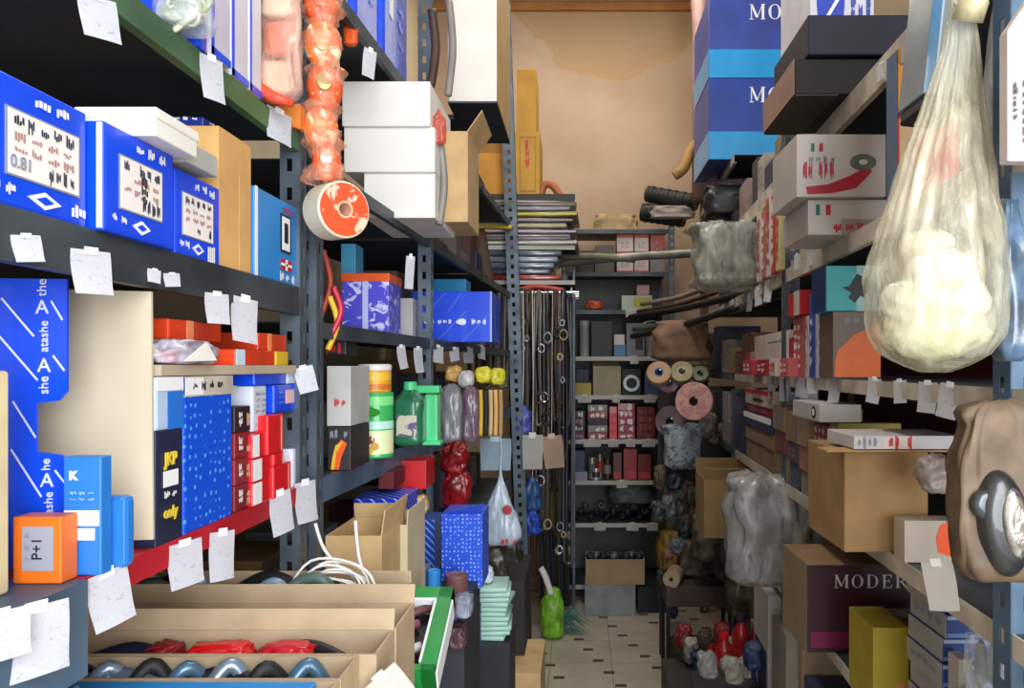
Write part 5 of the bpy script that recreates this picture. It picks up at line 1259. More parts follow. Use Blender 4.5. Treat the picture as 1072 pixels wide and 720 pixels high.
# MO... cartons, high far right
MB1 = mat('#3448a0', .45, var=.12); MCY = mat('#169ae0', .35, var=.06, coat=.3); MB2 = mat('#1c3f9e', .4, var=.1)
zz = R0 + .001
for i, (y0, y1, lb) in enumerate(((82, 167, 'lower large blue carton with cyan band and white lettering, high on right'), (-6, 81, 'upper large violet-blue carton with cyan band and white lettering, high on right'))):
    h_ = za(y0, 3.5) - za(y1, 3.5)
    t = box('large_carton', lb, 'carton', xa(742, 3.5), xa(742, 3.5) + .62, 3.5, 3.95, zz, zz + h_, (MB2, MB1)[i], group='large blue cartons high on the right', bev=.004)
    zz += h_ + .001
    deco(t, 'F', 0, 1, 0, .34, MCY, 'cyan_band'); deco(t, 'L', 0, 1, 0, .34, MCY, 'cyan_band')
    serif(t, 'F', .295, .70, 'MODERN', .070, INKW, sx=1.05)
# wrapped things between MO cartons and the clear bag
for i, (a, y0, b, y1, c, lb) in enumerate(((740, 190, 790, 226, '#23252c', 'black bag lying under the large blue cartons'), (786, 195, 815, 228, '#5c2a2a', 'dark maroon bag beside the black bag under the blue cartons'), (742, 184, 800, 196, '#7a6070', 'flat mauve wrapped pack just below the blue cartons'))):
    bag('plastic_bag', lb, 'bag', a, y0, b, y1, (3.55, 3.5, 3.75)[i], .16, mat(c, .4, var=.3, bump=.8, scale=16), 70 + i, neck=.7, top=.6)
# dark boxes near, top right shelf
t = box('dark_carton', 'dark carton with black front and tan left side overhanging the top right shelf', 'carton', xa(832, 1.76), xa(832, 1.76) + .30, 1.76, 2.06, R1 + .001, R1 + .083, mat('#0c090a', .7), bev=.003)
deco(t, 'L', 0, 1, 0, 1, mat('#9a7a70', .6), 'side_panel')
bm = bmesh.new(); wx, wy, wz = DIM[t.name]; bbox(bm, -wx / 2 + .001, -.05, -wy / 2 + .001, wy / 2, -.003, 0); obj('base', bm, mat('#2a2018', .6), t)
t = box('dark_carton', 'navy carton leaning forward on top of the dark carton, top right shelf', 'carton', xa(846, 1.74), xa(846, 1.74) + .30, 1.74, 2.05, R1 + .084, R1 + .175, mat('#12162a', .65), bev=.003)
t = front('logo_carton', 'white carton with round blue emblem at the top photo edge, right', 'carton', 848, -60, 915, 20, 1.78, .26, mat('#d4d4e0', .6), z0=R1 + .176)
pts = [(.32 + .22 * math.cos(s / 16 * 6.283), .24 + .42 * math.sin(s / 16 * 6.283)) for s in range(16)]
deco(t, 'F', 0, 0, 0, 0, mat('#1c3ec0', .5), 'emblem', poly=pts); deco(t, 'F', 0, 0, 0, 0, INKW, 'emblem', h=.0013, poly=[(.22, .04), (.28, .04), (.55, .40), (.50, .42)]); scrawl(t, 'F', .62, .98, .05, .3, mat('#3a4ab0', .5), 2, 3, 4, th=.8)
# disc boxes with small flags
WB = mat('#bab4b2', .5, var=.06)


def flag_marks(t, face, u, v, s=.06, sv=.13):
    deco(t, face, u, u + s * .6, v, v + sv, mat('#1e6a58', .5), 'flag'); deco(t, face, u + s * 1.5, u + s * 2.2, v, v + sv, mat('#b01c30', .5), 'flag')


t = box('disc_box', 'white disc box with small flag marks, lower one on second right shelf', 'box', xa(846, 1.77), xa(846, 1.77) + .22, 1.77, 1.99, R2 + .001, R2 + .083, WB, bev=.002)
flag_marks(t, 'F', .08, .55, .07, .3); scrawl(t, 'F', .25, .75, .1, .3, INKR, 1, 4, 3, th=.8); deco(t, 'F', .35, .95, .0, .45, mat('#9a9088', .5), 'picture')
t2 = box('disc_box', 'white disc box with round disc picture and red swoosh, upper one on second right shelf', 'box', xa(834, 1.75), xa(834, 1.75) + .205, 1.75, 1.97, R2 + .084, R2 + .228, WB, bev=.002)
flag_marks(t2, 'F', .16, .72); scrawl(t2, 'F', .12, .45, .56, .63, INKG, 1, 4, 3, th=.9)
scrawl(t2, 'F', .06, .42, .36, .50, mat('#b02a40', .5, bump=0), 1, 6, 8, th=1.5)
pts = [(.10, .16), (.35, .20), (.60, .34), (.80, .50), (.84, .40), (.66, .14), (.4, .06), (.12, .04)]
deco(t2, 'F', 0, 0, 0, 0, mat('#a82034', .5), 'swoosh', poly=pts)
wx, wy, wz = DIM[t2.name]
bm = bmesh.new(); M = Matrix.Translation((wx * .24, -wy / 2 - .0022, wz * .55)) @ Matrix.Rotation(math.pi / 2, 4, 'X') @ Matrix.Diagonal((1, .62, 1, 1))
lathe(bm, [(.006, .0006), (.018, .0012), (.030, .0006), (.0302, -.001)], 28, M=M); obj('disc_picture', bm, mat('#5a6460', .4), t2)
bm = bmesh.new(); lathe(bm, [(0, .0016), (.010, .0014), (.0101, -.001)], 18, M=M); obj('disc_picture', bm, mat('#c8ccc8', .4), t2)
for i in range(5):
    c = ('#cfc6c0', '#b87068', '#d8d4d0', '#c44038', '#d8c890')[i]
    t = rbox('brake_pad_box', ('pale', 'dusty pink', 'white', 'red', 'cream')[i] + ' narrow upright box left of the white disc boxes', 'box', 798 + i * 5.2, 802.7 + i * 5.2, R2, R2 + (.25, .24, .29, .26, .23)[i], .15, mat(c, .5), out=.02)
    scrawl(t, 'L', .1, .9, .1, .9, INKR if i % 2 == 0 else INKW, 5, 1, i, th=.6)
# printed orange-red pack
t = front('printed_pack', 'yellow, orange and bright red printed pack behind the big hanging bag', 'pack', 940, 52, 1004, 218, 1.45, .05, mat('#e01c14', .35, coat=.3), z0=R2 + .001)
deco(t, 'F', 0, 0, 0, 0, mat('#e8a030', .4), 'printed_area', poly=[(.0, .62), (.25, .58), (.38, .97), (.0, .99)])
deco(t, 'F', 0, 0, 0, 0, mat('#d8b080', .4), 'printed_area', poly=[(.02, .25), (.28, .40), (.24, .60), (.02, .55)])
deco(t, 'F', 0, 0, 0, 0, mat('#3a4a70', .4), 'printed_area', poly=[(.0, .05), (.22, .12), (.26, .24), (.0, .22)]); deco(t, 'F', 0, 0, 0, 0, mat('#e8d8c8', .4), 'printed_area', h=.0013, poly=[(.30, .50), (.36, .62), (.55, .50), (.42, .42)]); deco(t, 'F', 0, 0, 0, 0, INKK, 'printed_area', h=.0013, poly=[(.0, .56), (.20, .64), (.24, .68), (.0, .62)])
deco(t, 'L', 0, 1, 0, 1, mat('#5a7090', .5), 'side_panel')
# wrapped grey-blue box hanging
t = front('wrapped_box', 'grey-blue box wrapped in clear plastic beside the big hanging bag, top right', 'box', 968, -70, 1008, 112, 1.13, .09, mat('#8498a8', .3, var=.12, coat=.6, bump=.4), tilt=(0, 4.0)) if False else front('wrapped_box', 'grey-blue box wrapped in clear plastic beside the big hanging bag, top right', 'box', 966, -70, 1012, 100, 1.13, .09, mat('#8498a8', .3, var=.12, coat=.6, bump=.4))
t.rotation_euler = (0, rad(6), 0)
deco(t, 'F', .0, .22, 0, 1, mat('#4a88b8', .3, coat=.5), 'blue_strip'); deco(t, 'F', .22, .30, 0.05, 1, INKW, 'glint_strip') if False else deco(t, 'F', .22, .27, 0, 1, mat('#c4ccd4', .3), 'pale_strip')  # narrow pale strip puts a glint of the wrap into the colour
bm = bmesh.new(); wx, wy, wz = DIM[t.name]; bbox(bm, -wx / 2 + .003, wx / 2 - .003, -wy / 2 + .003, wy / 2 - .003, -.022, -.001, .004); obj('dark_base', bm, BLACK, t)
# the big hanging bag
Y = 1.02
t = thing('plastic_bag', 'large translucent yellowish plastic bag hanging full from the top right', 'bag', (xa(986, Y), Y + .02, za(390, Y)))
hz = za(-70, Y) - za(390, Y); bm = bmesh.new(); nu, nv = 96, 70; rings = []
prof = [(0, .20), (.02, .52), (.045, .78), (.09, .95), (.15, 1.0), (.22, .98), (.34, .84), (.46, .66), (.60, .44), (.74, .26), (.86, .16), (1, .22)]
ctr = [(0, 0), (.2, .0), (.5, .014), (.75, .034), (1, .036)]


def interp(tb, x):
    for (a, p), (b, q_) in zip(tb, tb[1:]):
        if x <= b: return p + (q_ - p) * (x - a) / (b - a)
    return tb[-1][1]


W2 = .094
for j in range(nv + 1):
    v = j / nv; r_ = W2 * interp(prof, v); cx = interp(ctr, v); ring = []
    for i in range(nu):
        a = 2 * math.pi * i / nu
        up = max(0, v - .22) / .78
        pleat = (.055 * math.sin(a * 13 + 2 * math.sin(v * 3)) + .05 * math.sin(a * 23 + 1.7)) * min(1, up * 2.4 + .04)
        cr = noise.noise(Vector((math.cos(a) * 3.5, math.sin(a) * 3.5, v * 11))) * .055 * (1.3 - up) + noise.noise(Vector((math.cos(a) * 9, math.sin(a) * 9, v * 26))) * .028 * (1.2 - up)
        f = 1 + pleat + cr
        ring.append(bm.verts.new((cx + r_ * f * math.cos(a), r_ * .85 * f * math.sin(a), v * hz)))
    rings.append(ring)
for a, b in zip(rings, rings[1:]):
    for k in range(nu): bm.faces.new((a[k], a[(k + 1) % nu], b[(k + 1) % nu], b[k]))
bm.faces.new(rings[0][::-1])
obj('bag_skin', bm, plastic('#d6d0b8', .40, .16, 30, .7), t, smooth=True)
bm = bmesh.new(); pts = []
tube(bm, [(.034, -.02, hz * .80), (.036, -.03, hz * .83), (.036, -.02, hz * .86)], .020, 12); obj('knot', bm, plastic('#d0c8a0', .8, .25, 30, .4), t, smooth=True)
# what it holds
q = random.Random(77)
for i, (x, y, z, r_, c) in enumerate(((0, 0, .045, .066, '#e4e6b8'), (-.03, -.01, .085, .048, '#dfe0c8'), (.035, .01, .085, .048, '#e6e4d4'), (0, -.02, .125, .045, '#e2e2d6'), (.0, .02, .165, .034, '#d8d4bc'))):
    tt = thing('foam_packet', ('flattened yellow-white packet at the bottom inside the big hanging bag', 'pale packet inside the big hanging bag, left', 'pale packet inside the big hanging bag, right', 'whitish packet near the middle of the big hanging bag', 'topmost pale packet inside the big hanging bag')[i], 'packet', t.location + Vector((x, y, z - r_ * .62 + .012)))
    bm = bmesh.new(); bmesh.ops.create_icosphere(bm, subdivisions=4, radius=r_)
    for v in bm.verts:
        n_ = noise.noise(v.co * 38 + Vector((i, 0, 0))) * .16 + noise.noise(v.co * 90) * .06
        v.co = Vector((v.co.x * (1 + n_), v.co.y * .85 * (1 + n_), v.co.z * .62 * (1 + n_) + r_ * .62))
    obj('packet_skin', bm, mat(c, .3, var=.05, coat=.4, bump=.3), tt, smooth=True)
# second bag sheet behind and a white printed box at the photo edge
t = thing('plastic_bag', 'long milky plastic bag hanging behind the big bag at the right photo edge', 'bag', (xa(1062, 1.10), 1.12, za(250, 1.10)))
bm = bmesh.new(); wavy(bm, .085, .46, .05, 12, nu=60, nv=40, neck=.25, top=.2, crump=.16); obj('bag_skin', bm, plastic('#c6cad0', .75, .25, 24, .6), t, smooth=True)
t = thing('printed_panel_box', 'pale slim box with black print at the upper right photo edge', 'box', (xa(1048, .95) + .06, .945, za(172, .95))); DIM[t.name] = (.12, .02, .2)
bm = bmesh.new(); slab(bm, [(-.06, 0), (.06, 0), (.06, .222), (-.03, .205), (-.06, .16)], -.01, .01); bmesh.ops.bevel(bm, geom=list(bm.edges), offset=.0015, segments=1, affect='EDGES'); obj('body', bm, mat('#c9c2c6', .6, var=.04), t)
scrawl(t, 'F', .04, .10, .25, .48, INKK, 6, 1, 3, th=.6); scrawl(t, 'F', .14, .24, .10, .50, INKK, 7, 2, 7, th=.7, name='print')
bag('plastic_bag', 'blue-grey shiny bag at the right photo edge beside the big bag', 'bag', 1050, 205, 1086, 378, 1.0, .05, mat('#5a7490', .25, var=.4, bump=.8, scale=20, coat=.5), 88, neck=.4)
# third right shelf: teal box and orange box
t = front('car_part_box', 'grey box with orange lower half standing on the third right shelf', 'box', 872, 326, 922, 386, 1.82, .10, mat('#6f5a50', .5, var=.1), z0=R3 + .001)
deco(t, 'F', 0, 0, 0, 0, mat('#dc6420', .5), 'printed_area', poly=[(.03, .03), (.99, .03), (.99, .8), (.85, .78), (.45, .66), (.12, .44), (.05, .3)]); scrawl(t, 'F', .2, .8, .82, .92, INKG, 1, 3, 3, th=.8); deco(t, 'F', 0, 1, 0, .03, INKK)
t2 = front('car_part_box', 'teal to white box with black car shape on top of the orange-grey box', 'box', 865, 278, 922, 325, 1.82, .11, mat('#2a9aa0', .45, var=.05), z0=t.location.z + DIM[t.name][2] + .001)
deco(t2, 'F', .55, 1, 0, 1, mat('#8fb4b4', .45, var=.02), 'pale_half'); deco(t2, 'F', 0, 0, 0, 0, INKK, 'car_shape', h=.0014, poly=[(.28, .52), (.42, .55), (.56, .82), (.80, .68), (.84, .55), (.68, .30), (.62, .34), (.52, .18), (.40, .30), (.46, .40)])
deco(t2, 'L', 0, 1, 0, 1, mat('#22407c', .5), 'side_panel')
for i, (a, b, top, m, lb) in enumerate(((862.5, 865.5, 290, mat('#22386e', .5), 'dark blue slim upright box next to the teal box'), (858.5, 862, 284, mat('#c4c4d8', .5), 'pale violet slim upright box between two blue ones'), (852, 858, 306, mat('#3452a0', .5), 'mid-blue slim upright box in the slim row'), (847.5, 851.5, 330, mat('#c8c4cc', .5), 'whitish slim box leftmost in the slim upright row'))):
    t = rbox('slim_box', lb, 'box', a, b, R3, za(top, YR(b)), .14, m, out=.012); scrawl(t, 'L', .2, .8, .1, .9, INKR if i in (1, 3) else INKW, 5, 1, i + 3, th=.3)
t = rbox('car_part_box', 'red and grey striped box under the small bright red box, right', 'box', 836, 847, R3, za(330, 2.12), .12, mat('#b85a60', .5), out=.015); scrawl(t, 'L', .1, .9, .1, .9, INKW, 5, 2, 3, th=.4)
t = rbox('car_part_box', 'small bright red box with white side on the third right shelf pile', 'box', 836, 849, za(330, 2.12) + .001, za(303, 2.10), .10, mat('#c8232c', .4), out=.03); deco(t, 'L', .55, 1, 0, 1, mat('#c8b8b0', .5), 'white_side')
RM = [('#c23a48', 'crimson'), ('#cdc8c2', 'white'), ('#c9beb0', 'cream'), ('#a8222c', 'red')]
for i, (a, b, y0, k, lb) in enumerate(((826, 835.5, 352, 3, 'dark red box right of the white lidded box'), (803, 825.5, 345, 1, 'large white box with thin lid line on the third right shelf'), (790, 802.5, 350, 2, 'greyish cream box beside the large white box'), (781, 789.5, 368, 0, 'crimson box with pale edge on the third right shelf'))):
    t = rbox('car_part_box', lb, 'box', a, b, R3, za(y0, YR(b)), .16, mat(RM[k][0], .5, var=.06), out=.0)
    if k == 1: deco(t, 'L', .05, .95, .78, .80, INKG, 'lid_line')
    if k == 0: deco(t, 'L', .6, 1, 0, 1, mat('#c8b0b0', .5), 'edge_strip')
for i, (a, b, y1_, c) in enumerate(((790, 800, 372, '#c03040'), (806, 818, 375, '#a82030'), (820, 828, 366, '#d8d0c8'), (832, 842, 372, '#c86068'))):
    t = rbox('small_part_box', ('small crimson', 'small red-lidded', 'small white', 'small pink-red')[i] + ' box pushed to the third right shelf edge', 'box', a, b, R3, R3 + .055, .04, mat(c, .5), out=.045); scrawl(t, 'L', .1, .9, .2, .8, INKW if i != 2 else INKR, 2, 2, i, th=.5)
# fourth right shelf: stacks of small boxes
cols = [
    (782, 812, [(.080, '#8a7458', 'kraft'), (.055, '#9a7a58', 'tan'), (.055, '#2a3350', 'navy and white'), (.030, '#a81e2c', 'red and cream'), (.062, '#c8bcae', 'cream with dark oval')]),
    (813, 826, [(.09, '#8c7854', 'kraft'), (.07, '#7a4a48', 'dull red'), (.08, '#8a7a66', 'drab')]),
    (827, 838, [(.08, '#3e4660', 'slate blue'), (.06, '#6a4a5a', 'mauve'), (.09, '#8a7460', 'brownish')]),
    (839, 851, [(.07, '#8a8068', 'olive drab'), (.07, '#a07060', 'rosy tan'), (.11, '#9a8468', 'light tan')]),
    (852, 868, [(.06, '#9a8a68', 'yellowish kraft'), (.055, '#a08f72', 'pale kraft'), (.045, '#27458a', 'blue'), (.055, '#b04a48', 'red and white')]),
    (869, 879, [(.06, '#8a7850', 'ochre kraft'), (.06, '#7e7058', 'brownish kraft'), (.05, '#b8b098', 'pale cream'), (.06, '#a08a30', 'mustard')]),
    (880, 893, [(.10, '#9a7e52', 'light kraft'), (.07, '#94794e', 'darker kraft')])]
cn = ['first', 'second', 'third', 'fourth', 'fifth', 'sixth', 'seventh']
for ci, (a, b, st) in enumerate(cols):
    z = R4
    for bi, (h_, c, nm) in enumerate(st):
        t = rbox('small_part_box', '%s box in the %s small-box stack on the fourth right shelf' % (nm, cn[ci]), 'box', a, b - .6, z, z + h_ - .001, .15, mat(c, .55, var=.12), out=.0 + (bi * 7 % 3) * .006, group='small boxes stacked on the fourth right shelf')
        z += h_
        if ci == 0 and bi == 4: deco(t, 'L', 0, 1, .72, 1, INKR, 'red_band'); deco(t, 'L', 0, 0, 0, 0, INKK, 'oval', poly=[(.5 + .2 * math.cos(s / 12 * 6.28), .35 + .12 * math.sin(s / 12 * 6.28)) for s in range(12)])
        elif ci == 0 and bi == 2: deco(t, 'L', 0, 1, .6, 1, INKW, 'white_band')
        elif ci in (4, 5): scrawl(t, 'L', .1, .9, .1, .9, (INKW, INKK, INKG)[bi % 3], 2, 3, bi + ci, th=.5)
        elif (bi + ci) % 2: scrawl(t, 'L', .1, .9, .2, .8, INKG, 2, 2, bi + ci * 3, th=.4)
t = rbox('ring_print_box', 'white box with black ring print above the fifth small-box stack', 'box', 849, 880, R4 + .231, R4 + .275, .10, WB, out=.05)
deco(t, 'L', 0, 0, 0, 0, INKK, 'ring_print', poly=[(.82 + .07 * math.cos(s / 16 * 6.28), .5 + .36 * math.sin(s / 16 * 6.28)) for s in range(16)]); deco(t, 'L', 0, 0, 0, 0, WHITE, 'ring_print', h=.0014, poly=[(.82 + .04 * math.cos(s / 16 * 6.28), .5 + .2 * math.sin(s / 16 * 6.28)) for s in range(16)])
# big kraft carton and the flat white box on it
t = front('kraft_carton', 'big plain kraft carton protruding from the fourth right shelf', 'carton', 884, 472, 972, 575, 1.50, .24, mat('#9a7850', .8, var=.12, scale=12), z0=R4 + .001, bev=.003)
bm = bmesh.new(); wx, wy, wz = DIM[t.name]; bbox(bm, -wx / 2 - .045, wx / 2 + .07, -wy / 2 - .03, -wy / 2 + .03, wz + .001, wz + .005, .001); obj('flap', bm, KRAFT2, t)
z = t.location.z + wz + .0065
t = front('flat_box', 'long flat white box with red word lying on the big kraft carton', 'box', 894, 456, 1008, 468, 1.47, .16, mat('#c8c4c8', .5, var=.04), z0=z)
b = deco(t, 'F', .27, .56, .05, .95, mat('#dcccc8', .5), 'label'); scrawl(t, 'F', .31, .54, .2, .85, INKR, 1, 4, 12, th=1.0, parent=b, lift=.002); scrawl(t, 'F', .03, .22, .2, .8, INKG, 1, 4, 4, th=.8)
# white card with orange patch at the shelf edge, red label piece
t = front('orange_marked_box', 'white box with bright orange patch at the fourth right shelf edge', 'box', 947, 545, 1003, 590, 1.42, .05, mat('#b8aca0', .6, var=.06), z0=R4 + .001)
deco(t, 'F', 0, 0, 0, 0, mat('#ee5a1c', .4), 'orange_patch', poly=[(.62, .25), (.86, .15), (.92, .5), (.82, .98), (.66, .9), (.58, .6)])
bag('small_packet', 'crumpled pinkish white packet beside the kraft carton, near right post', 'packet', 968, 476, 1010, 520, 1.34, .06, mat('#a89a98', .4, var=.3, bump=.8), 93, neck=.8)
paper('price_tag', 'large white tag hanging over the maroon lettered box from the shelf edge', P(980, 588, 1.22), .05, .075, (-1, -.9), 0, .12, WHITE, seed=201, roll=-12)
# headlight pack at the right edge
Y = .92
t = thing('lamp_pack', 'brown bag pack with chrome lamp inside and red stripe at right edge', 'pack', (xa(1042, Y), Y, za(606, Y)))
bm = bmesh.new(); wavy(bm, .095, .215, .05, 17, nu=48, nv=30, neck=.75, top=.55, crump=.12, sq=5); obj('bag_skin', bm, mat('#6c5a48', .6, var=.3, bump=.5, scale=18), t, smooth=True)
bm = bmesh.new(); pts = []
for (x, z, w_) in ((-.018, .125, 0),): pass
bm = bmesh.new(); M = Matrix.Translation((-.004, -.030, .072)) @ Matrix.Rotation(rad(90), 4, 'X') @ Matrix.Rotation(rad(8), 4, 'Z') @ Matrix.Diagonal((1, 2.1, 1, 1))
lathe(bm, [(0, .006), (.018, .010), (.026, .006), (.030, -.004), (.030, -.012)], 36, M=M); obj('lamp_housing', bm, mat('#26292c', .35, coat=.5), t, smooth=True)
bm = bmesh.new(); M = Matrix.Translation((.004, -.034, .074)) @ Matrix.Rotation(rad(90), 4, 'X') @ Matrix.Rotation(rad(8), 4, 'Z') @ Matrix.Diagonal((1, 2.6, 1, 1))
lathe(bm, [(0, .006), (.008, .011), (.014, .008), (.0165, .003), (.0165, -.004)], 32, M=M); obj('chrome_lens', bm, mat('#d4d8dc', .12, .9, var=.25, bump=.6, scale=50), t, smooth=True)
bm = bmesh.new(); M = Matrix.Translation((-.026, -.030, .095)) @ Matrix.Rotation(rad(90), 4, 'X'); lathe(bm, [(0, .004), (.010, .006), (.017, .004), (.018, -.004)], 24, M=M); obj('round_lens', bm, mat('#4a5054', .2, .5), t, smooth=True)
bm = bmesh.new(); bbox(bm, .028, .036, -.034, -.028, .02, .19, .002); obj('red_stripe', bm, mat('#b8202c', .4), t)
# MODERN box
t = front('modern_box', 'dark maroon carton with large white MODERN lettering and magenta lower band', 'carton', 845, 591, 1022, 684, 1.87, .22, mat('#3a1626', .45, var=.12), z0=R5 + .001, top=mat('#8a6c4c', .7), bev=.003, flap='')
deco(t, 'F', .02, .98, .06, .24, mat('#7a1a4c', .45, var=.15), 'magenta_band'); deco(t, 'L', 0, 1, 0, 1, mat('#8a7a62', .7), 'side_panel')
serif(t, 'F', .155, .74, 'MODERN', .032, mat('#d8d0d0', .5), sx=1.12, gap=.10)
# stack of blue-white boxes near, yellow box, mirror pack
for i in range(7):
    z = R5 + .001 + i * .0435
    t = box('filter_box', 'flat blue and white box in the stack under the fourth right shelf, ' + ('lowest', 'second from bottom', 'third from bottom', 'middle', 'third from top', 'second from top', 'topmost')[i], 'box', xa(985, 1.36) + (i % 3) * .004, xa(985, 1.36) + .125, 1.36 - (i % 2) * .006, 1.50, z, z + .042, mat('#2a4a98', .4, var=.1), group='flat blue and white boxes stacked near right')
    deco(t, 'L', 0, 1, 0, 1, mat('#9c9ca0', .5, var=.1), 'side_panel'); deco(t, 'F', 0, 1, .80, .95, mat('#a8b8d8', .4), 'pale_stripe'); deco(t, 'F', 0, .95, .06, .22, mat('#7090d0', .4), 'stripe'); scrawl(t, 'F', .3, .8, .4, .6, mat('#8098c8', .4), 1, 3, i, th=.6)
    if i % 2: scrawl(t, 'L', .1, .9, .3, .7, INKG, 1, 4, i, th=.5)
t = front('part_box', 'mustard yellow box left of the blue and white stack', 'box', 914, 657, 952, 724, 1.55, .14, mat('#a8962c', .5, var=.1), z0=R5 + .001); deco(t, 'F', .6, 1, 0, .35, mat('#c88a5c', .5), 'pinkish_patch')
front('part_box', 'small white upright box standing before the blue and white stack', 'box', 1004, 690, 1018, 740, 1.30, .04, mat('#b8b4b4', .5), z0=R5 + .001)
t = thing('mirror_pack', 'clear pack holding a dark oval part before the near right post', 'pack', (xa(1030, 1.22), 1.21, za(735, 1.22))); bm = bmesh.new(); wavy(bm, .062, .12, .03, 9, neck=.8, top=.8, sq=5); obj('bag_skin', bm, CLEAR, t, smooth=True)
for s in (-.010, .012):
    bm = bmesh.new(); lathe(bm, [(0, .006), (.008, .005), (.011, -.004)], 20, M=Matrix.Translation((s, -.004, .065)) @ Matrix.Rotation(math.pi / 2, 4, 'X') @ Matrix.Diagonal((1, 3.6, 1, 1))); obj('dark_insert', bm, mat('#2c2a28', .3), t, smooth=True)
box('stock_box', 'kraft carton carrying the clear pack by the near right post', 'carton', .622, .72, 1.17, 1.26, CH - 1.2 + .001, za(735, 1.22) - .001, KRAFT2)
# clear bags, mid right
t = bag('plastic_bag', 'bulging clear bag of wrapped parts on the second right shelf, farther back', 'bag', 733, 226, 812, 303, 2.9, .30, plastic('#b4b8b0', .55, .2, 24, .9), 95, neck=.9, top=.8, sq=4, z0=R2 + .001)
for i in range(6):
    q = random.Random(300 + i); bm = bmesh.new(); pillow(bm, .12, .11, .12, 30 + i); o = obj('wrapped_part', bm, mat(('#8f927c', '#7f8468', '#a8aca0', '#6a7078', '#9aa090', '#b0b8b8')[i], .35, bump=.5), t, smooth=True); o.location = ((i % 2) * .13 - .07, 0, (i // 2) * .08 + .01)
for i, (a, y0, b, y1, Y, c, lb) in enumerate(((768, 500, 842, 617, 2.38, '#a4a4a6', 'big crumpled clear bag of parts on the fifth right shelf'), (838, 515, 888, 602, 2.28, '#8a8c84', 'smaller crumpled clear bag behind the big one on the fifth right shelf'))):
    t = bag('plastic_bag', lb, 'bag', a, y0, b, y1, Y, .2, plastic(c, .70, .25, 22), 100 + i, neck=.75, top=.65, sq=3.2, crump=.2, z0=R5 + .001)
    for k in range(5):
        bm = bmesh.new(); w_ = .08 if i == 0 else .05; pillow(bm, w_, w_, .06, 130 + k); o = obj('packed_part', bm, mat(('#9a8f92', '#3a4058', '#a88a50', '#8a3048', '#b4b4b8')[k], .5), t, smooth=True); o.location = ((k % 2 - .5) * w_ * 1.1, -.02, .01 + (k // 2) * w_ * 1.05)
# tan cartons at mid right on R5
t = open_carton('cardboard_carton', 'open tan carton on the fifth right shelf left of the crumpled bags', 'carton', xa(736, 3.15), xa(792, 3.15), 3.12, 3.35, R5 + .001, za(500, 3.15), mat('#a08458', .8), flaps=(('F', .05, 25), ('B', .06, -8)))
# slices of clutter to fill the right shelves between depths
q = random.Random(44)
PAL = [('#6e4e34', 'brown'), ('#8a7a5c', 'drab kraft'), ('#3a3a44', 'charcoal'), ('#7a2a2e', 'dull red'), ('#8f8f8a', 'grey'), ('#2e3a5c', 'navy'), ('#b4aca0', 'pale'), ('#54564a', 'olive'), ('#a08c8a', 'dusty pink')]
for lv, (z, nm, pa, pb, hmax) in enumerate(((R1, 'top', 770, 812, .20), (R2, 'second', 0, 0, .2), (R3, 'third', 742, 780, .20), (R4, 'fourth', 748, 781, .22), (R5, 'fifth', 890, 912, .2), (R6, 'lowest', 772, 880, .42))):
    p = pa; n = 0
    while p < pb:
        w_ = q.uniform(6, 11) if lv < 5 else q.uniform(10, 18)
        c, nmc = PAL[q.randrange(9)]; h_ = q.uniform(.4, 1) * hmax
        t = rbox('stock_box', '%s box on the %s right shelf, %s of its row' % (nmc, nm, ORD[min(n, 13)]), 'box', p, p + w_ - .4, z, z + h_, .2, mat(c, .55, var=.15), out=-.01 + q.uniform(-.01, .01), group='mixed boxes on the right shelves')
        if n % 2: scrawl(t, 'L', .1, .9, .2, .8, INKG if n % 4 else INKR, 3, 2, n, th=.4)
        p += w_; n += 1
for lv, (z, nm) in enumerate(((CH + .60, 'fourth'), (CH + .305, 'third'), (CH - .03, 'second'), (CH - .365, 'lower'), (CH - .75, 'lowest'))):
    y = 3.46; n = 0
    while y < 4.55:
        d = q.uniform(.12, .24); c, nmc = PAL[q.randrange(9)]; h_ = q.uniform(.10, .25)
        if y + d > 4.64: break
        box('stock_box', '%s box on the %s shelf of the far right rack, %s' % (nmc, nm, cn[min(6, n)]), 'box', XR(y) + q.uniform(0, .03), XR(y) + .24, y, y + d - .008, z + .001, z + h_, mat(c, .55, var=.15), group='boxes on the far right rack')
        y += d; n += 1
for i, (px, m, lb, h_) in enumerate(((806, WB, 'tall white and navy sleeve standing low on the right', .44), (826, mat('#8a8478', .6), 'tall grey sleeve beside the white and navy one, low right', .40))):
    t = rbox('tall_box', lb, 'box', px - 8, px + 8, R6, R6 + h_, .1, m, out=.03)
    if i == 0: deco(t, 'L', .1, .9, .05, .55, NAVY, 'navy_panel')
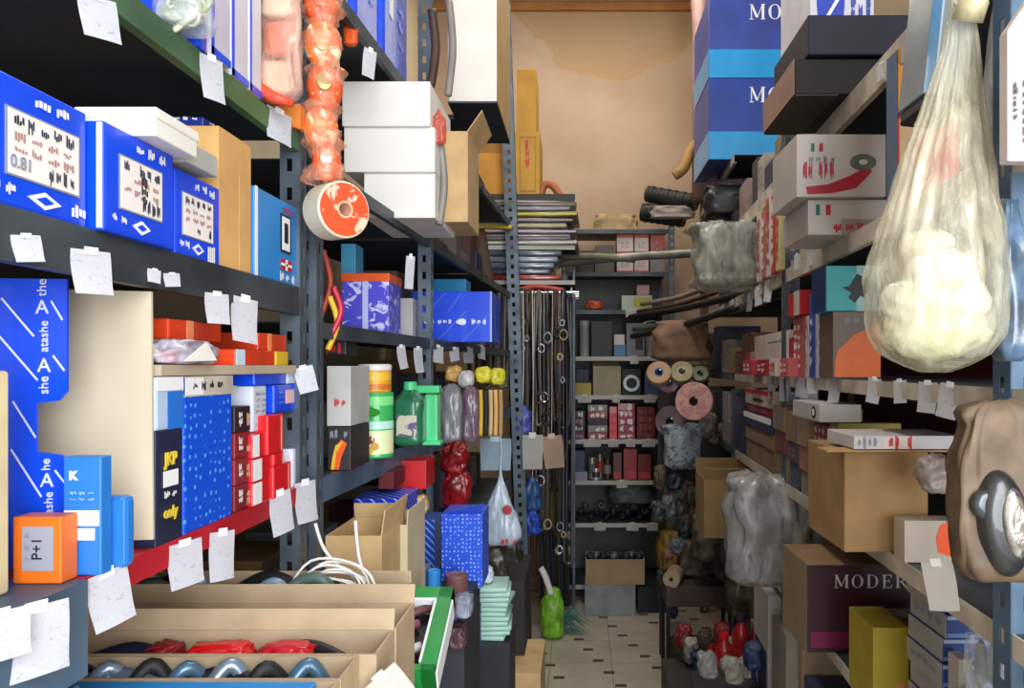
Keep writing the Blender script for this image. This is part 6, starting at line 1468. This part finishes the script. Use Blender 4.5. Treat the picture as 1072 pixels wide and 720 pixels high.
# red bottles low right
for i, (px, y0, y1, Y, lb) in enumerate(((776, 642, 700, 2.95, 'taller dark red plastic bottle standing low on the right'), (758, 662, 706, 2.9, 'shorter dark red plastic bottle standing low on the right'))):
    zt = za(y0, Y); zb = R6 + .001; hh = zt - zb; r_ = .036
    t = thing('red_bottle', lb, 'bottle', (xa(px, Y), Y, zb)); bm = bmesh.new()
    lathe(bm, [(0, 0), (r_ * .9, 0), (r_, .006), (r_, hh * .62), (r_ * .9, hh * .72), (r_ * .45, hh * .84), (r_ * .42, hh * .9), (0, hh * .9)], 24); obj('bottle_body', bm, mat('#b01c22', .35, coat=.3), t, smooth=True)
    bm = bmesh.new(); lathe(bm, [(0, hh), (r_ * .5, hh), (r_ * .5, hh * .88), (0, hh * .88)], 20); obj('cap', bm, (NAVY, RED)[i], t)
    bm = bmesh.new(); lathe(bm, [(r_ * 1.01, hh * .2), (r_ * 1.015, hh * .2), (r_ * 1.015, hh * .5), (r_ * 1.01, hh * .5)], 24); obj('label', bm, (mat('#c82c30', .5), mat('#c05048', .5))[i], t)
    front('metal_stand', ('low metal tray under the taller red bottle', 'low metal tray under the shorter red bottle')[i], 'tray', px - 12, 704, px + 12, 712, Y - .05, .1, DARK) if False else None
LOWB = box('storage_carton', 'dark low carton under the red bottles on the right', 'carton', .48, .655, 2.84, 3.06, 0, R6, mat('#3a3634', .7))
for i, (px, py, c) in enumerate(((742, 700, '#8a8a86'), (768, 706, '#a09a90'), (792, 690, '#3a4a78'), (800, 712, '#28406a'), (786, 706, '#b0a8a0'), (815, 716, '#7a6a58'))):
    bag('small_packet', ('grey', 'pale', 'slate blue', 'dark blue', 'whitish', 'tan')[i] + ' crumpled packet in the low clutter on the right', 'packet', px - 12, py - 16, px + 12, py + 14, 2.55 + .05 * i, .06, mat(c, .45, var=.3, bump=.8), 140 + i, neck=.7)
box('storage_carton', 'dark carton under the low crumpled packets on the right', 'carton', .40, .64, 2.45, 2.82, 0, za(728, 2.6), DARK)

# ------------------------------------------------------------------ hanging rolls and discs at the far right rack end
def disc(name, label, cat, px, py, r_px, Y, m, face=(-.45, -1, .1), core=.25, wd=.03, cm=None, group=None):
    t = roll(name, label, cat, P(px, py, Y), r_px * Y / F, wd, face, m, m, cm or DARK, group, core)
    if px > 680 and py < 500:
        bm = bmesh.new(); r_ = r_px * Y / F * core * .8; tube(bm, [(0, -.05, r_), (0, .06, r_), (.10, .14, r_ + .02), (XR(Y) - t.location.x + .02, .30, r_ + .02)], .004, 6); obj('hook', bm, STEEL, t)
    return t


Yd = 3.95
disc('pink_disc', 'large dusty pink disc with dark hole at the far right rack end', 'disc', 727, 420, 20, 3.70, pattern('noise', '#c08888', '#d4a49c', 30, .6, 0, .5), core=.24)
disc('mauve_disc', 'mauve-grey disc with dark hole below the pink disc', 'disc', 702, 441, 16, 3.85, mat('#6e5c62', .6, var=.25), core=.28)
for i, (px, py, r_, c, cc, lb) in enumerate(((690, 391, 13, '#b08a64', '#5a78a8', 'orange-tan tape roll with blue centre'), (714, 390, 12, '#9a8f62', '#c0c0b0', 'olive-yellow tape roll with pale centre'), (700, 402, 11, '#8c6a78', '#2a2024', 'purplish roll between the tape rolls and pink disc'), (733, 392, 9, '#7c8062', '#3a3c34', 'small dull green roll right of the tape rolls'))):
    disc('tape_roll', lb, 'roll', px, py, r_, 3.9 + .03 * i, mat(c, .5, var=.2), (-.2, -1, .5), .4, .035, mat(cc, .5))
bag('plastic_bag', 'brown paper-like bag bulging above the tape rolls', 'bag', 684, 334, 746, 378, 3.95, .16, mat('#8a6a54', .7, var=.25, bump=.5), 160, neck=.7, sq=2.2)
bag('plastic_bag', 'clear bag of small grey parts hanging below the mauve disc', 'bag', 697, 443, 735, 492, 3.8, .08, pattern('noise', '#8a949c', '#4e5a66', 34, .35, 0, .55), 161, neck=.8, top=.9, sq=5)
for i, (a, y0, b, y1, Y, c, lb) in enumerate(((692, 500, 730, 560, 3.9, '#4a3c30', 'dark brown bag low at the far right rack end'), (726, 540, 765, 590, 3.6, '#5c5246', 'grey-brown bag right of the dark brown bag'), (752, 560, 780, 610, 3.4, '#2a2c2a', 'black bag near the floor on the right'), (690, 556, 712, 600, 3.85, '#8a6a2c', 'mustard bag hanging beside the far rack foot'), (712, 566, 745, 606, 3.8, '#4e4438', 'dull brown bag above the dark board table'), (764, 600, 800, 650, 3.1, '#4a4a3a', 'olive bag above the red bottles'))):
    bag('plastic_bag', lb, 'bag', a, y0, b, y1, Y, .12, mat(c, .5, var=.35, bump=.9, scale=16), 170 + i, neck=.7, sq=3, crump=.2, hang=za(y0, Y) + .12)
disc('paper_roll', 'cream paper roll with dark hole on the dark board table', 'roll', 705, 603, 9, 3.75, mat('#a8927a', .6), (-.3, -1, 0), .22, .12)
t = thing('low_table', 'small dark board table on thin black legs at the aisle right side', 'table', (xa(733, 3.7), 3.82, 0)); zt = za(613, 3.7)
bm = bmesh.new(); bbox(bm, -.165, .165, -.13, .13, zt - .10, zt, .004); obj('table_top', bm, mat('#4c3a32', .6, var=.25), t)
for sx in (-.155, .155):
    for sy in (-.12, .12):
        bm = bmesh.new(); bbox(bm, sx - .009, sx + .009, sy - .009, sy + .009, 0, zt - .10); obj('leg', bm, BLACK, t)
t = front('part_box', 'small pale box on the floor behind the thin table leg', 'box', 699, 650, 719, 672, 4.15, .12, mat('#b4aca4', .6), z0=.001)
bag('plastic_bag', 'dark green-grey bag on the floor under the small table', 'bag', 702, 672, 740, 705, 3.66, .16, mat('#38403c', .5, var=.35, bump=.9), 190, neck=.7, z0=.001)
# long tubes and hoses sticking into the aisle
for i, (a, b, r_, m, lb) in enumerate((
        ((660, 332, 4.6), (792, 303, 3.3), .018, RUBBER, 'black hose sticking out towards the clear bag, upper'),
        ((664, 345, 4.6), (800, 316, 3.2), .014, mat('#7c827a', .4, .3), 'greyish tube just below the upper black hose'),
        ((662, 352, 4.6), (770, 322, 3.4), .018, RUBBER, 'black hose lowest of the crossing bundle'),
        ((672, 318, 4.7), (742, 300, 4.0), .015, mat('#9a8c84', .5), 'beige tube above the black hoses'),
        ((668, 326, 4.7), (750, 306, 3.9), .012, BROWN, 'dark brown tube in the crossing bundle'))):
    hose('long_hose', lb, [P(*a), P((a[0] + b[0]) / 2, (a[1] + b[1]) / 2 + 3, (a[2] + b[2]) / 2), P(*b)], r_, m)
hose('long_pipe', 'long pale metal pipe lying across the back rack front near its top', [P(570, 277, 4.45), P(640, 270, 4.60), P(740, 264, 4.42)], .026, mat('#8c8c84', .4, .4, var=.3), 'pipe')
hose('long_pipe', 'thin olive pipe beside the long pale metal pipe', [P(566, 270, 4.40), P(620, 268, 4.55), P(665, 272, 4.60)], .020, mat('#7c7a62', .5), 'pipe')
for i, (a, b, r_, m, lb) in enumerate((((678, 203, 4.9), (728, 212, 4.75), .055, RUBBER, 'dark ribbed rubber roll at the top of the back rack, upper'), ((672, 222, 4.88), (716, 228, 4.8), .062, RUBBER, 'dark rubber roll at the top of the back rack, lower'))):
    p0, p1 = P(*a), P(*b); d_ = (p1 - p0).normalized(); L_ = (p1 - p0).length; t = thing('rubber_roll', lb, 'roll', (p0 + p1) / 2); M = Vector((0, 0, 1)).rotation_difference(d_).to_matrix().to_4x4()
    bm = bmesh.new(); pr = [(r_ * .4, -L_ / 2)]
    for s in range(13): pr += [(r_ * (1 if s % 2 else .93), -L_ / 2 + L_ * s / 12.5), (r_ * (1 if s % 2 else .93), -L_ / 2 + L_ * (s + .8) / 12.5)]
    pr += [(r_ * .4, L_ / 2)]; lathe(bm, pr, 24, M=M); obj('ribbed_sleeve', bm, m, t)
    bm = bmesh.new(); lathe(bm, [(r_ * .4, -L_ / 2), (r_ * .4, L_ / 2), (r_ * .25, L_ / 2), (r_ * .25, -L_ / 2), (r_ * .4, -L_ / 2)], 16, M=M); obj('core', bm, mat('#8a8478', .6), t)
bag('plastic_bag', 'white crumpled sheet bundle below the dark rubber rolls', 'bag', 682, 214, 728, 228, 4.72, .08, mat('#a89e96', .6, var=.2, bump=.6), 195, neck=.9)
bag('plastic_bag', 'tan crumpled paper heap on top of the back rack', 'bag', 622, 222, 668, 240, 5.0, .14, mat('#b49a70', .8, var=.2, bump=.6), 196, neck=.7, z0=2.371)
hose('orange_root_wrap', 'frayed tan rope knot on the wrapped post by the blue cartons', [P(706, 184, 4.5), P(716, 176, 4.5), P(722, 160, 4.55), P(728, 150, 4.6)], .03, mat('#a8824e', .8, bump=.9, scale=30), 'rope')
bm = bmesh.new(); tube(bm, [Vector((xa(733, 4.6), 4.6, 2.5 + i * .15)) + Vector((.006 * math.sin(i * 2.1), 0, 0)) for i in range(10)], [.05 + .006 * math.sin(i * 1.9) for i in range(10)], 10)
tag(obj('wrapped_column', bm, mat('#8a6e68', .6, var=.2, bump=.6), smooth=True), 'dusky pink-brown wrapped column left of the blue cartons', 'column')

t = thing('peg_panel', 'dark brown board with small packets hung all over it at the far right rack end', 'board', ((xa(688, 3.97) + xa(770, 3.97)) / 2, 3.97, 0))
bm = bmesh.new(); bbox(bm, -.2, .2, 0, .012, .30, 1.40, .002); obj('panel', bm, mat('#38302a', .7, var=.3), t)
for xx in (-.19, .17):
    bm = bmesh.new(); bbox(bm, xx, xx + .02, .012, .03, 0, 1.40, .001); obj('leg', bm, DARK, t)
# more clutter hanging and heaped at the far right rack end
q = random.Random(71)
CL = [('#5c4a3a', 'brown'), ('#7c7468', 'grey-tan'), ('#3c4448', 'charcoal'), ('#8a5a4a', 'rusty'), ('#6a7078', 'steel grey'), ('#4a4a3a', 'olive'), ('#90888a', 'pale grey'), ('#30384a', 'slate')]
OR12 = cn + ['eighth', 'ninth', 'tenth', 'eleventh', 'twelfth']
spots = sorted([(q.uniform(440, 640), q.uniform(690, 768)) for i in range(92)])
cnt = {}
for i, (py, px) in enumerate(spots):
    if 697 < px < 740 and py < 500: continue
    Y = 3.90 - (i % 3) * .035; w_ = q.uniform(5, 10); h_ = q.uniform(6, 17); c, nm = CL[(i * 5) % 8]; cnt[nm] = cnt.get(nm, 0) + 1
    bag('small_packet', '%s small packet hanging at the far right rack end, %s from the top' % (nm, OR12[min(cnt[nm] - 1, 11)]), 'packet', px - w_, py - h_, px + w_, py + h_, Y, .045, mat(c, .4, var=.35, bump=.9, scale=18), 400 + i, neck=q.uniform(.5, .95), crump=.25, sq=q.uniform(2, 5), group=nm + ' packets at the far right rack end')
for i in range(16):
    px = 716 + i * 8.2; py = 668 + (i * 7 % 5) * 7; Y = 3.35 - i * .05; c, nm = (('#8a1c20', 'dark red'), ('#b4b0a8', 'whitish'), ('#2a3a66', 'blue'), ('#4a4038', 'brown'), ('#b02a24', 'red'))[i % 5]
    bag('small_packet', '%s crumpled packet heaped low on the right, %s' % (nm, ORD[min(i, 13)]), 'packet', px - 9, py - 14, px + 9, py + 16, Y, .07, mat(c, .45, var=.3, bump=.8), 500 + i, neck=.8, crump=.3, sq=2.4, group='crumpled packets heaped low on the right')
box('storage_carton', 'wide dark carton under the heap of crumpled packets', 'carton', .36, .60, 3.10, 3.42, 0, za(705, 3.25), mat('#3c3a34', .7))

# ------------------------------------------------------------------ back rack contents
def bk(name, label, cat, a, y0, b, m, z, dpt=.2, off=.02, group=None, **k):
    return box(name, label, cat, xa(a, YB), xa(b, YB), YB + off, YB + off + dpt, z + .001, za(y0, YB), m, group=group, **k)


PW = mat('#c8b8b4', .5)
for j in range(2):
    for i, (a, b) in enumerate(((646, 664), (664.6, 680), (681, 697))):
        z = 2.10 + j * .122; h_ = .12 if j == 0 else .12
        t = box('bulb_box', 'red and white box on the back rack, %s row, %s' % (('lower', 'upper')[j], order(i, 3)), 'box', xa(a, YB), xa(b, YB) - .004, YB + .02, YB + .2, z + .001, z + h_, (PW, PW, mat('#b84a40' if j else '#8a8680', .5))[i], group='red and white boxes in the back rack grid')
        if i < 2: deco(t, 'F', .0, 1, .82, 1, mat('#c03a40', .5), 'red_edge'); deco(t, 'F', 0, 1, .0, .1, mat('#c03a40', .5), 'red_edge'); scrawl(t, 'F', .2, .8, .25, .6, INKG, 2, 2, i, th=.4)
        else: scrawl(t, 'F', .1, .9, .1, .6, INKG, 3, 3, 4, th=.6)
bk('stock_box', 'dark grey low box left of the red and white grid', 'box', 604, 262, 622, DARK, 2.10); bk('stock_box', 'brown-grey box beside the red and white grid', 'box', 623, 256, 643, mat('#5c554c', .6), 2.10)
bag('small_packet', 'orange-red packet on the back rack shelf, left', 'packet', 612, 314, 632, 325, 4.86, .08, mat('#c04c24', .5, var=.3, bump=.6), 210, neck=.8, z0=1.861)
t = bk('part_box', 'pale green and yellow printed box on the back rack', 'box', 651, 309, 683, mat('#b0bca4', .5), 1.86); deco(t, 'F', .4, .95, .2, .9, mat('#a8a838', .5), 'yellow_print')
bk('part_box', 'small pinkish box on the green and yellow box', 'box', 667, 298, 680, mat('#a87c80', .5), za(309, YB))
t = thing('white_tube', 'tall pale tube standing left on the back rack shelf', 'tube', (xa(612, YB), YB + .08, 1.566)); bm = bmesh.new(); lathe(bm, [(0, 0), (.03, 0), (.03, .20), (0, .20)], 16); obj('tube_body', bm, mat('#8e9088', .5), t); bm = bmesh.new(); lathe(bm, [(0, .232), (.032, .23), (.032, .2), (0, .2)], 16); obj('cap', bm, mat('#a8a8a0', .5), t)
bk('part_box', 'dark box in the shadow beside the pale tube', 'box', 619, 336, 641, BLACK, 1.565)
bk('part_box', 'blue box low in the middle of the back rack', 'box', 643, 361, 655, mat('#4a78a0', .5), 1.565, .1, .01); bk('part_box', 'small white box standing on the blue box', 'box', 643, 350, 654, mat('#bcb8b0', .5), za(361, YB), .08, .012)
t = bk('part_box', 'grey box with dark round print on the back rack', 'box', 656, 338, 675, mat('#72747c', .5), 1.565); deco(t, 'F', .5, .9, .2, .6, INKK, 'print')
t = thing('plastic_bucket', 'pale grey tapered bucket at the right of the back rack', 'bucket', (xa(684, YB), YB + .09, 1.566)); bm = bmesh.new(); lathe(bm, [(0, 0), (.046, 0), (.062, .20), (.066, .20), (.066, .21), (.058, .21), (.042, .008), (0, .008)], 24); obj('bucket_body', bm, mat('#9a9a94', .4), t, smooth=False)
bm = bmesh.new(); tube(bm, [Vector((.064 * math.cos(s), 0, .20 + .03 * math.sin(s))) for s in [k_ * math.pi / 10 for k_ in range(11)]], .003, 5); obj('handle', bm, STEEL, t)
bk('part_box', 'mustard box left on the back rack beside the kraft carton', 'box', 602, 401, 619, mat('#a8964a', .6), 1.32)
bk('part_box', 'dark blue box standing behind the mustard box', 'box', 603, 386, 617, mat('#242c48', .5), 1.32, .12, .24)
open_carton('cardboard_carton', 'tan carton with dark parts peeping out, middle of the back rack', 'carton', xa(621, YB), xa(650, YB), YB + .01, YB + .22, 1.321, za(383, YB), mat('#9c9078', .7), flaps=(('B', .03, 0),))
t = disc('ring_part', 'large pale metal ring on dark card right of the tan carton', 'ring', 661, 401, 9, YB + .03, mat('#8e9490', .35, .5), (0, -1, 0), .62, .02)
bk('part_box', 'black card box behind the pale metal ring', 'box', 652, 386, 672, BLACK, 1.32, .1, .08); bk('part_box', 'slate blue box right of the metal ring', 'box', 675, 390, 690, mat('#485478', .5), 1.32)
LR = mat('#9a1e28', .45, coat=.2); LD = mat('#6a1820', .5)


def pile(a, b, z, rows, h_, m, base, ex, group, alt=None):
    for i in range(rows):
        t = box('bearing_box', base + (', lowest', ', second from bottom', ', third from bottom', ', fourth from bottom', ', topmost')[min(i, 4) if i < rows - 1 else 4], 'box', xa(a, YB), xa(b, YB), YB + .015, YB + .2, z + .001 + i * h_, z + (i + 1) * h_, (alt or [m])[i % len(alt or [m])], group=group)
        scrawl(t, 'F', .1, .9, .15, .75, ex[i % len(ex)], 1, 2 + i % 2, i + int(a), th=.8)


pile(601, 612, 1.04, 4, .046, LD, 'narrow dark red box in the left pile on the red-box shelf', [INKG, INKW], 'red boxes on the back rack', [LD, mat('#3a2a2c', .5)])
pile(615.5, 636, 1.04, 5, .044, LR, 'black, white and red box in the second pile on the red-box shelf', [INKW, INKW, INKK], 'red boxes on the back rack', [LR, mat('#8a8a88', .5), mat('#2c2c30', .5)])
pile(638, 646, 1.04, 4, .052, RED, 'narrow bright red box in the third pile on the red-box shelf', [mat('#d86a70', .5)], 'red boxes on the back rack')
pile(647, 665, 1.04, 5, .046, LR, 'red box with white line in the fourth pile on the red-box shelf', [INKW], 'red boxes on the back rack')
pile(667, 686, 1.04, 4, .052, LD, 'dark red box in the right pile on the red-box shelf', [mat('#a83a40', .5)], 'red boxes on the back rack')
bk('part_box', 'dark blue box at the left of the tin shelf', 'box', 598, 472, 612, mat('#2c3c5c', .5), .78); bk('part_box', 'pale violet box in the left corner of the tin shelf', 'box', 597, 494, 615, mat('#8a84a0', .5), .78, .05, -.0)
for i, (px, y0, c) in enumerate(((620, 478, '#a8a8a4'), (628, 474, '#7c7878'), (636, 480, '#4c3a38'), (624, 490, '#c0c0bc'))):
    Yc = YB + (.10 if i < 3 else .035); t = thing('small_tin', ('silver', 'grey', 'dark brown', 'bright silver')[i] + ' small tin on the tin shelf of the back rack', 'tin', (xa(px, Yc), Yc, .781)); hh = za(y0, Yc) - .781
    bm = bmesh.new(); lathe(bm, [(0, 0), (.024, 0), (.024, hh - .005), (.021, hh), (0, hh)], 18); obj('tin_body', bm, mat(c, .3, .5), t); bm = bmesh.new(); lathe(bm, [(.0242, hh * .25), (.0245, hh * .25), (.0245, hh * .7), (.0242, hh * .7)], 18); obj('label', bm, mat(('#6a6a70', '#9a3a34', '#8a8478', '#3a3a40')[i], .5), t)
for i, (a, b, y0, c, lb) in enumerate(((642, 651, 474, '#5c1c20', 'maroon box beside the tins on the back rack'), (653, 667, 470, '#9c1a26', 'bright red box in the middle of the tin shelf'), (668, 682, 476, '#7c1a24', 'darker red box at the right of the tin shelf'))):
    t = bk('part_box', lb, 'box', a, y0, b, mat(c, .4), .78); deco(t, 'F', .1, .9, .05, .3, mat('#b8383c', .5), 'print')
# dark parts piles
q = random.Random(9)
for lv, (z, nm, n) in enumerate(((.51, 'second lowest', 30), (.12 + .26, '', 0))):
    for i in range(n):
        px = 602 + (i % 15) * 5.6 + q.uniform(-1, 1); r_ = q.uniform(.016, .026); Yp = YB + .05 + .05 * (i // 15) + q.uniform(0, .03)
        c = Vector((xa(px, Yp), Yp, z + .006 + r_ + (i % 3) * .035)); bm = bmesh.new(); M = Matrix.Translation(c) @ Matrix.Rotation(q.uniform(0, 3), 4, 'X') @ Matrix.Rotation(q.uniform(0, 3), 4, 'Y')
        lathe(bm, [(r_ * .45, -.012), (r_, -.012), (r_ * 1.05, 0), (r_, .012), (r_ * .45, .012), (r_ * .45, -.012)], 14, M=M)
        tag(obj('rubber_bushing', bm, (RUBBER, DARK, mat('#55585c', .4, .3))[i % 3], smooth=True), 'small dark ring part heaped on the second lowest back rack shelf', 'rubber part', 'dark ring parts heaped on the back rack')
bag('plastic_bag', 'grey oval bag lying over the heap of dark ring parts', 'bag', 638, 506, 684, 528, 4.86, .12, mat('#4a4e50', .5, var=.2, bump=.5), 220, neck=.8, z0=.62)
t = open_carton('cardboard_carton', 'light kraft carton at the foot of the back rack', 'carton', xa(613, 4.75), xa(673, 4.75), 4.62, 4.82, za(608, 4.7), za(582, 4.7), mat('#a88e6c', .75), flaps=())
for i in range(9):
    c = Vector((xa(618 + i * 6.2, 4.72), 4.70 + .03 * (i % 2), za(580, 4.7) - .012)); bm = bmesh.new(); bmesh.ops.create_icosphere(bm, subdivisions=2, radius=.028)
    for v in bm.verts: v.co = v.co * (1 + noise.noise(v.co * 40 + Vector((i, 0, 0))) * .5) + c
    tag(obj('metal_part', bm, (DARK, mat('#6a6c6a', .4, .4), RUBBER)[i % 3], smooth=True), 'small dark lump of metal in the light kraft carton at the rack foot', 'part', 'dark metal lumps in the kraft carton')
box('flat_box', 'pale grey-blue flat box under the light kraft carton', 'box', xa(612, 4.7), xa(664, 4.7), 4.60, 4.82, .001, za(608, 4.7) - .001, mat('#8c9094', .5, var=.15)); box('storage_carton', 'dark carton on the floor right of the pale flat box', 'carton', xa(667, 4.7), xa(700, 4.7), 4.66, 4.84, .001, .16, DARK)
